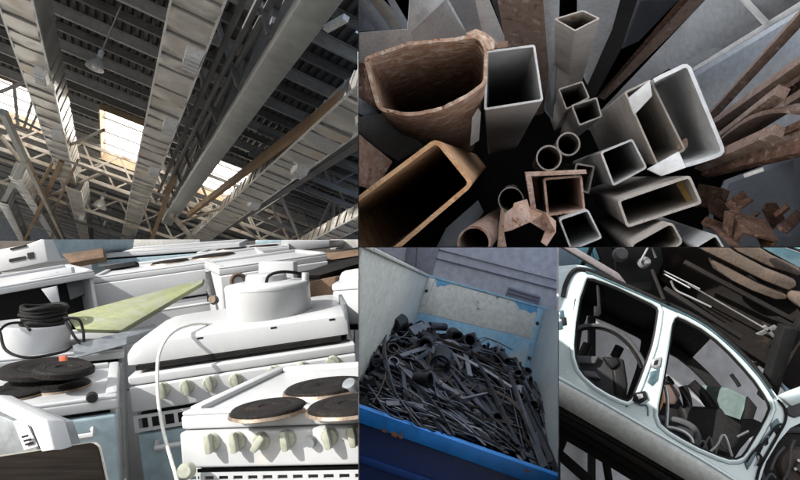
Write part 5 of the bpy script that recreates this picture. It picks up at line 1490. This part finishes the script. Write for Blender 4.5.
# pillar hardware
def bit(pts, off, th, m, name, bev=0.004): return G().prism([sp(x, y, off) for x, y in pts], CV * th).build(name, m, car, bevel=bev)
bit([(652, 360), (661, 357), (660, 366), (656, 369), (651, 367)], -0.03, 0.05, M_chrome, 'lock_striker')
bit([(654, 361.5), (658, 360), (657, 365), (653, 365.5)], -0.04, 0.03, M_cblk, 'striker_hole')
bit([(650, 372), (660, 369), (658, 380), (652, 386), (647, 382)], -0.012, 0.04, M_teal, 'recess')
bit([(634, 393), (645, 391), (648, 399), (640, 404), (632, 401)], -0.03, 0.05, M_cblk, 'lower_hinge')
bit([(636, 395), (642, 394), (643, 398), (638, 400)], -0.05, 0.03, M_chrome, 'hinge_pin')
sweep([(626, 407), (632, 402), (640, 405), (647, 406), (648, 416)], -0.012, 0.008, M_teal, 'panel_crease')
for k, (x, y) in enumerate(((561.5, 315), (564, 322), (560, 326))):
    bit([(x - 3, y - 4), (x + 2, y - 5), (x + 3, y + 3), (x - 2, y + 4)], -0.012, 0.03, M_teal if k != 1 else M_cblk, 'pillar_hole', 0.008)
bit([(574.5, 300), (577, 296), (576, 330), (573, 342), (572, 330)], -0.01, 0.04, M_cblk, 'pillar_gap')
# A pillar hinges and wiring
for q, m, nm in (([(744, 462), (752, 450), (757, 452), (752, 462), (747, 470)], M_teal, 'door_hinge'), ([(770, 424), (777, 418), (780, 424), (776, 432), (771, 431)], M_teal, 'door_hinge'),
             ([(753, 449), (760, 443), (763, 447), (758, 456)], M_cblk, 'wiring_grommet'), ([(760, 442), (770, 430), (772, 434), (764, 446)], M_teal, 'recess'),
             ([(772, 427), (777, 424), (781, 430), (777, 436)], M_cblk, 'wiring_grommet'), ([(756, 456), (761, 452), (762, 457), (758, 461)], M_chrome, 'bracket'), ([(764, 440), (768, 438), (768, 444), (765, 446)], M_cblk, 'bolt_hole')):
    bit(q, -0.02, 0.05, m, nm)
sweep([(777, 400), (784, 408), (785, 420), (778, 434), (770, 448), (760, 466), (756, 480)], -0.02, 0.012, M_cblk, 'wing_gap')
for q in ([(745, 462), (752, 452), (760, 446), (766, 438)], [(768, 436), (774, 428), (780, 424)], [(756, 452), (760, 458), (756, 466)]):
    sweep(q, -0.05, 0.010, M_cblk, 'wiring')
# wing and arch
bit([(786, 408), (806, 398), (806, 414), (794, 418), (787, 415)], -0.03, 0.06, M_seatg, 'side_lamp', 0.01)
wing = G(); q = [(776, 396), (784, 392), (806, 384), (806, 401), (790, 407)]
wing.prism([sp(x, y, -0.05) for x, y in q], CV * 0.08).build('front_wing', M_mint, car, bevel=0.02)
bit([(786, 430), (806, 420), (806, 500), (754, 500), (762, 470)], 0.10, 0.05, M_cblk, 'wheel_arch', 0.02)
c = sp(803, 468, 0.02)
hub = G().lathe([(0, -0.02), (0.05, -0.03), (0.07, 0.0), (0.16, 0.02), (0.19, 0.06), (0.19, 0.14), (0, 0.14)], 28, c, CV).build('wheel_hub', mat('rusty_hub', (0.07, 0.05, 0.04), (0.04, 0.03, 0.025), 6, 0.7, 0.2, 0.3, 40), car)
for k in range(5):
    a = 2 * math.pi * k / 5
    G().lathe([(0, -.05), (.014, -.05), (.016, 0), (0, 0)], 8, c + (CUX * math.cos(a) + CUP * math.sin(a)) * 0.07, CV).build('wheel_stud', M_chrome, hub)
G().tube([c + (CUX * math.cos(a) + CUP * math.sin(a)) * 0.34 + CV * .06 for a in [2 * math.pi * i / 30 for i in range(30)]], 0.03, 8, closed=True).build('arch_lip', M_seatg, car)
for q in ([(770, 470), (776, 456), (784, 447)], [(777, 490), (788, 470), (790, 450), (794, 440)], [(762, 484), (770, 474), (775, 478)]):
    sweep(q, -0.02, 0.012, M_seatg, 'wiring')
# interior: seats
def cushion(pts, off, th, m, name, bev=0.05): return G().prism([sp(x, y, off) for x, y in pts], CV * th).build(name, m, car, bevel=bev, seg=4)
cushion([(575, 350), (618, 352), (624, 368), (626, 392), (618, 402), (585, 388), (573, 372)], 0.30, 0.5, M_seat, 'rear_seat')
cushion([(571, 351), (600, 352), (596, 360), (574, 359)], 0.22, 0.2, M_seatg, 'seat_bolster', 0.02)
cushion([(572, 366), (596, 368), (602, 376), (576, 372)], 0.20, 0.14, M_seatg, 'seat_bolster', 0.02)
cushion([(603, 352), (619, 353), (622, 360), (614, 366), (608, 360)], 0.22, 0.25, M_cblk, 'head_restraint', 0.03)
cushion([(612, 352), (626, 354), (630, 380), (628, 404), (618, 402)], 0.26, 0.5, M_cblk, 'seat_side', 0.03)
cushion([(660, 415), (690, 421), (703, 432), (702, 444), (690, 450), (664, 436)], 0.25, 0.5, M_seat, 'front_seat')
sweep([(660, 416), (680, 418), (696, 425), (702, 436), (700, 446)], 0.2, 0.03, M_seatg, 'seat_piping')
sweep([(662, 424), (682, 428), (694, 436), (697, 446)], 0.19, 0.02, M_chrome, 'seat_rail')
cushion([(690, 396), (770, 400), (760, 440), (742, 458), (705, 440)], 0.75, 0.4, M_cblk, 'dashboard', 0.06)
cushion([(664, 350), (700, 392), (700, 420), (664, 410)], 0.9, 0.45, M_cblk, 'passenger_seat', 0.08)
cushion([(668, 374), (684, 372), (694, 384), (688, 396), (674, 394)], 0.8, 0.2, mat('brown_trim', (0.09, 0.06, 0.05), (0.06, 0.04, 0.035), 8, 0.7, 0, 0.2), 'brown_trim', 0.03)
sweep([(659, 356), (661, 372), (664, 392), (664, 400), (661, 408)], 0.16, 0.015, mat('orange_loom', (0.45, 0.20, 0.08), (0.3, 0.14, 0.06), 8, 0.6, 0, 0), 'orange_loom')
sweep([(668, 384), (670, 400), (669, 424)], 0.18, 0.018, M_chrome, 'seat_belt_stalk')
sweep([(573, 326), (584, 321.5), (600, 321), (616, 326), (630, 336), (641, 350), (647, 362), (648, 372)], 0.2, 0.020, M_seatg, 'window_seal')
sweep([(574, 328), (585, 323.5), (600, 323), (615, 328), (628, 338), (638, 351), (644, 364)], 0.24, 0.018, M_cblk, 'window_seal_inner')
for k, q in enumerate(([(706, 448), (712, 436), (716, 446), (722, 438)], [(712, 452), (720, 444), (727, 434), (735, 456)], [(718, 454), (722, 442), (728, 448)], [(740, 436), (752, 430)], [(700, 444), (706, 440), (710, 450)])):
    sweep(q, 0.12, 0.010 + 0.004 * (k % 2), M_chrome if k % 2 else M_seatg, 'cable_clutter')
# windscreen and its far pillar
G().prism([sp(718, 371, 0.95), sp(745, 378, 0.7), sp(760, 392, 0.45), sp(752, 415, 0.45), sp(738, 402, 0.9)], CV * 0.02).build('windscreen', M_glass, car, bevel=0)
bit([(756, 392), (762, 399), (766, 404), (762, 416), (752, 416)], 0.3, 0.08, M_cblk, 'far_pillar')
sweep([(706, 370), (718, 382), (730, 398), (740, 414)], 0.85, 0.055, M_cblk, 'screen_pillar')
sweep([(699, 372), (704, 386), (706, 404)], 1.0, 0.05, M_cblk, 'screen_pillar')
sweep([(737, 370), (743, 378), (746, 383)], 0.25, 0.02, M_cblk, 'mirror_arm')
# far-side pillars crossing the bright gap
for q in ([(590, 319), (582, 335)], [(628, 322), (622, 334)], [(575, 344), (612, 340)], [(664, 378), (690, 360)]):
    sweep(q, 1.3, 0.06, M_cblk, 'far_pillar')
sweep([(598, 278), (600, 312)], 0.1, 0.02, M_cblk, 'coat_post')
bit([(594, 304), (600, 304), (600, 314), (594, 314)], 0.08, 0.05, M_cblk, 'latch_box')

# ---- the car stacked above, seen from below
def up(px, py, d): return P(px, py, d)
ub = thing('stacked_car', P(720, 250, 7.2), 'dark rusty underside of a car stacked above the mint one', 'car')
def slab(pts, ds, vec, m, name, parent=ub, bev=0.02):
    if not isinstance(ds, (list, tuple)): ds = [ds] * len(pts)
    return G().prism([P(x, y, d) for (x, y), d in zip(pts, ds)], vec).build(name, m, parent, bevel=bev, seg=2)
UV = V((0.15, 1, 0.25)) * 0.2
slab([(590, 230), (830, 230), (830, 440), (770, 372), (700, 322), (640, 292), (608, 276)], 8.2, V((0, .1, 0)), M_under, 'boot_floor')
slab([(606, 236), (820, 236), (820, 420), (760, 352), (700, 306), (640, 276), (618, 262)], [7.0, 6.2, 5.9, 6.6, 6.9, 7.2, 7.2], UV, M_under, 'floor_pan')
def pod(a, b, r, m, name, d, flat=0.6):
    p0, p1 = P(*a, d), P(*b, d - .3); ax = (p1 - p0).normalized(); L = (p1 - p0).length
    n = 10; path = []; rr = []
    for i in range(n + 1):
        k = i / n; path.append(p0 + ax * L * k); rr.append(r * min(1, 0.55 + 1.6 * min(k, 1 - k) * 2))
    return G().tube(path, rr, 14).build(name, m, ub)
def tank(pts, d, th, name, bev):
    return slab(pts, d, V((0.1, 1, 0.2)) * th, M_tank, name, bev=bev)
tank([(718, 236), (742, 236), (772, 255), (802, 269), (801, 277), (770, 267), (738, 252)], 6.1, 0.2, 'fuel_tank', 0.03)
tank([(692, 236), (714, 236), (736, 252), (768, 269), (797, 280), (798, 287), (789, 291), (764, 281), (730, 264), (702, 250)], 6.05, 0.2, 'fuel_tank', 0.03)
tank([(712, 259), (730, 268), (760, 284), (788, 294), (789, 300), (776, 300), (752, 291), (732, 281), (718, 271)], 6.12, 0.15, 'heat_shield', 0.03)
tank([(793, 292), (815, 296), (815, 312), (800, 308), (794, 301)], 6.0, 0.15, 'silencer', 0.03)
slab([(755, 244), (764, 240), (815, 258), (815, 272), (800, 268)], [5.9, 5.9, 5.7, 5.7, 5.7], UV * .4, M_teal, 'sill')
slab([(765, 240), (815, 240), (815, 254)], [5.85, 5.7, 5.7], UV * .3, M_cyan, 'lower_door')
for (a, b, d, r, m) in (((664, 271), (700, 289), 6.5, 0.008, M_chrome), ((688, 284), (768, 330), 6.45, 0.009, M_chrome), ((664, 274), (690, 288), 6.5, 0.009, M_chrome), ((652, 270), (664, 300), 6.4, 0.02, M_under)):
    G().tube([P(*a, d), P(*b, d - .25)], r, 8).build('brake_pipe', m, ub)
G().tube(smooth_path([P(671, 281, 6.4), P(676, 290, 6.4), P(690, 297, 6.35), P(711, 307, 6.3)], 5), 0.012, 8).build('exhaust_pipe', M_chrome, ub)
for q in ([(756, 334), (775, 325), (779, 328), (762, 336)], [(762, 327), (766, 325), (776, 336), (773, 338)], [(791, 343), (794, 337), (799, 340)]):
    slab(q, 6.2, UV * .1, M_chrome, 'bracket', bev=0.005)
for k, (a, b) in enumerate((((684, 262), (800, 324)), ((664, 288), (742, 338)))):
    G().bar(P(*a, 6.35 - .05 * k), P(*b, 6.0 - .05 * k), 0.05, 0.05, (0, -1, .3)).build('chassis_rib', M_under, ub, bevel=0.01)
slab([(616, 247), (660, 244), (664, 262), (650, 292), (630, 288), (616, 270)], 6.6, UV * .6, M_cblk, 'axle_mount')
c = P(645, 262, 6.4)
G().lathe([(0, -.05), (.035, -.05), (.055, -.02), (.06, .05), (0, .05)], 18, c, V((-.2, 1, -.4))).build('spring_seat', M_chrome, ub)
G().tube([c + V((-.07, -.05, .0)), c + V((0.02, -.08, .2)), c + V((.10, -.03, .05))], 0.014, 8).build('spring_arm', M_chrome, ub)
c = P(621, 254, 6.5)
G().lathe([(0, -.03), (.06, -.03), (.08, .0), (.08, .05), (0, .05)], 16, c, V((0, 1, -.3))).build('damper', M_seatg, ub)

# ---- rack, glazing and walls around
rackc = thing('car_rack', P(640, 430, 7.4), 'black steel rack carrying the stacked cars', 'rack')
def rbeam(a, da, b, db, w, name='rack_bar', m=M_cblk): return G().bar(P(*a, da), P(*b, db), w, w, (0, -1, .2)).build(name, m, rackc, bevel=0.006)
rbeam((601, 430), 7.6, (612, 500), 7.6, 0.08)
rbeam((552, 448), 7.4, (600, 490), 7.4, 0.12)
rbeam((572, 415), 7.3, (554, 460), 7.3, 0.10)
rbeam((788, 326), 5.9, (766, 398), 6.1, 0.13, m=M_cblk)
rbeam((806, 318), 5.9, (782, 352), 6.0, 0.10, m=M_cblk)
rbeam((752, 366), 6.8, (778, 352), 6.6, 0.05, m=M_tank)
rbeam((548, 420), 7.2, (580, 432), 7.2, 0.16)
for x in (2.2, 6.0):
    G().box((x + .8, 9.5, 0), (x + .9, 9.6, 5.2)).build('upright', M_cblk, rackc, smooth=False)
# pale rail and glazing top left
G().bar(P(560, 243, 8.2), P(629, 284, 8.0), 0.09, 0.08, (0, -1, 0.3)).build('pale_rail', mat('pink_rail', (0.58, 0.50, 0.46), (0.48, 0.40, 0.37), 2, 0.6, 0, 0.05), label='pinkish rail slanting above the mint car roof', cat='rail', bevel=0.01)
gz = thing('glazed_screen', P(600, 255, 8.8), 'cyan glazed screen above the pinkish rail', 'screen')
for i in range(3):
    a = 575 + i * 16
    G().prism([P(a, 243, 8.8), P(a + 15, 243, 8.8), P(a + 15 + 8, 280, 8.8), P(a + 8, 280, 8.8)], (0, .02, 0)).build('pane', M_cyan, gz, bevel=0)
for (a, b) in (((592, 246), (586, 262)), ((604, 254), (620, 268)), ((598, 262), (612, 258)), ((584, 262), (580, 268))):
    G().bar(P(*a, 8.7), P(*b, 8.7), 0.05, 0.05).build('glazing_bar', M_cblk, gz, smooth=False)
G().prism([P(540, 240, 9.2), P(570, 240, 9.2), P(640, 292, 9.2), P(600, 300, 9.2), P(540, 300, 9.2)], (0, .1, 0)).build('slate_hoarding', M_slate, label='slate blue boarding behind the rear of the mint car', cat='boarding', bevel=0.01)
# far pale panel with blue tint on the right
G().prism([P(776, 370, 7.4), P(815, 350, 7.4), P(815, 400, 7.4), P(786, 392, 7.4)], (0, .05, 0)).build('blue_car_panel', mat('pale_blue_paint', (0.42, 0.55, 0.66), (0.36, 0.48, 0.6), 2, 0.35, 0, 0.02), label='pale blue car panel behind the front wing', cat='car panel', bevel=0.01)
BAY[0] = None
G().box((2.62, 9.8, 0), (16.0, 10.05, 5.5)).build('yard_wall', M_pale, label='pale plain yard wall behind the car rack', cat='wall', bevel=0.01)
# ------------------------------------------------------------------ trim what would run through a partition
bpy.context.view_layer.update()
dead = []
for o, bay in CLIPPED:
    me = o.data
    W = o.matrix_world.copy()
    for p0, n in CLIP[bay]:
        ds = [(W @ v.co - p0).dot(n) for v in me.vertices]
        if not ds or max(ds) <= 0: continue
        if min(ds) >= 0:
            dead.append(o); break
        Wi = W.inverted()
        bm = bmesh.new(); bm.from_mesh(me)
        lp = Wi @ p0; ln = (W.to_3x3().transposed() @ n).normalized()
        bmesh.ops.bisect_plane(bm, geom=bm.verts[:] + bm.edges[:] + bm.faces[:], plane_co=lp, plane_no=ln, clear_outer=True, dist=1e-6)
        bm.to_mesh(me); bm.free()
for o in dict.fromkeys(dead):
    if o.children:
        continue
    bpy.data.objects.remove(o, do_unlink=True)
for o in list(bpy.data.objects):
    if o.type == 'EMPTY' and not o.children: bpy.data.objects.remove(o, do_unlink=True)
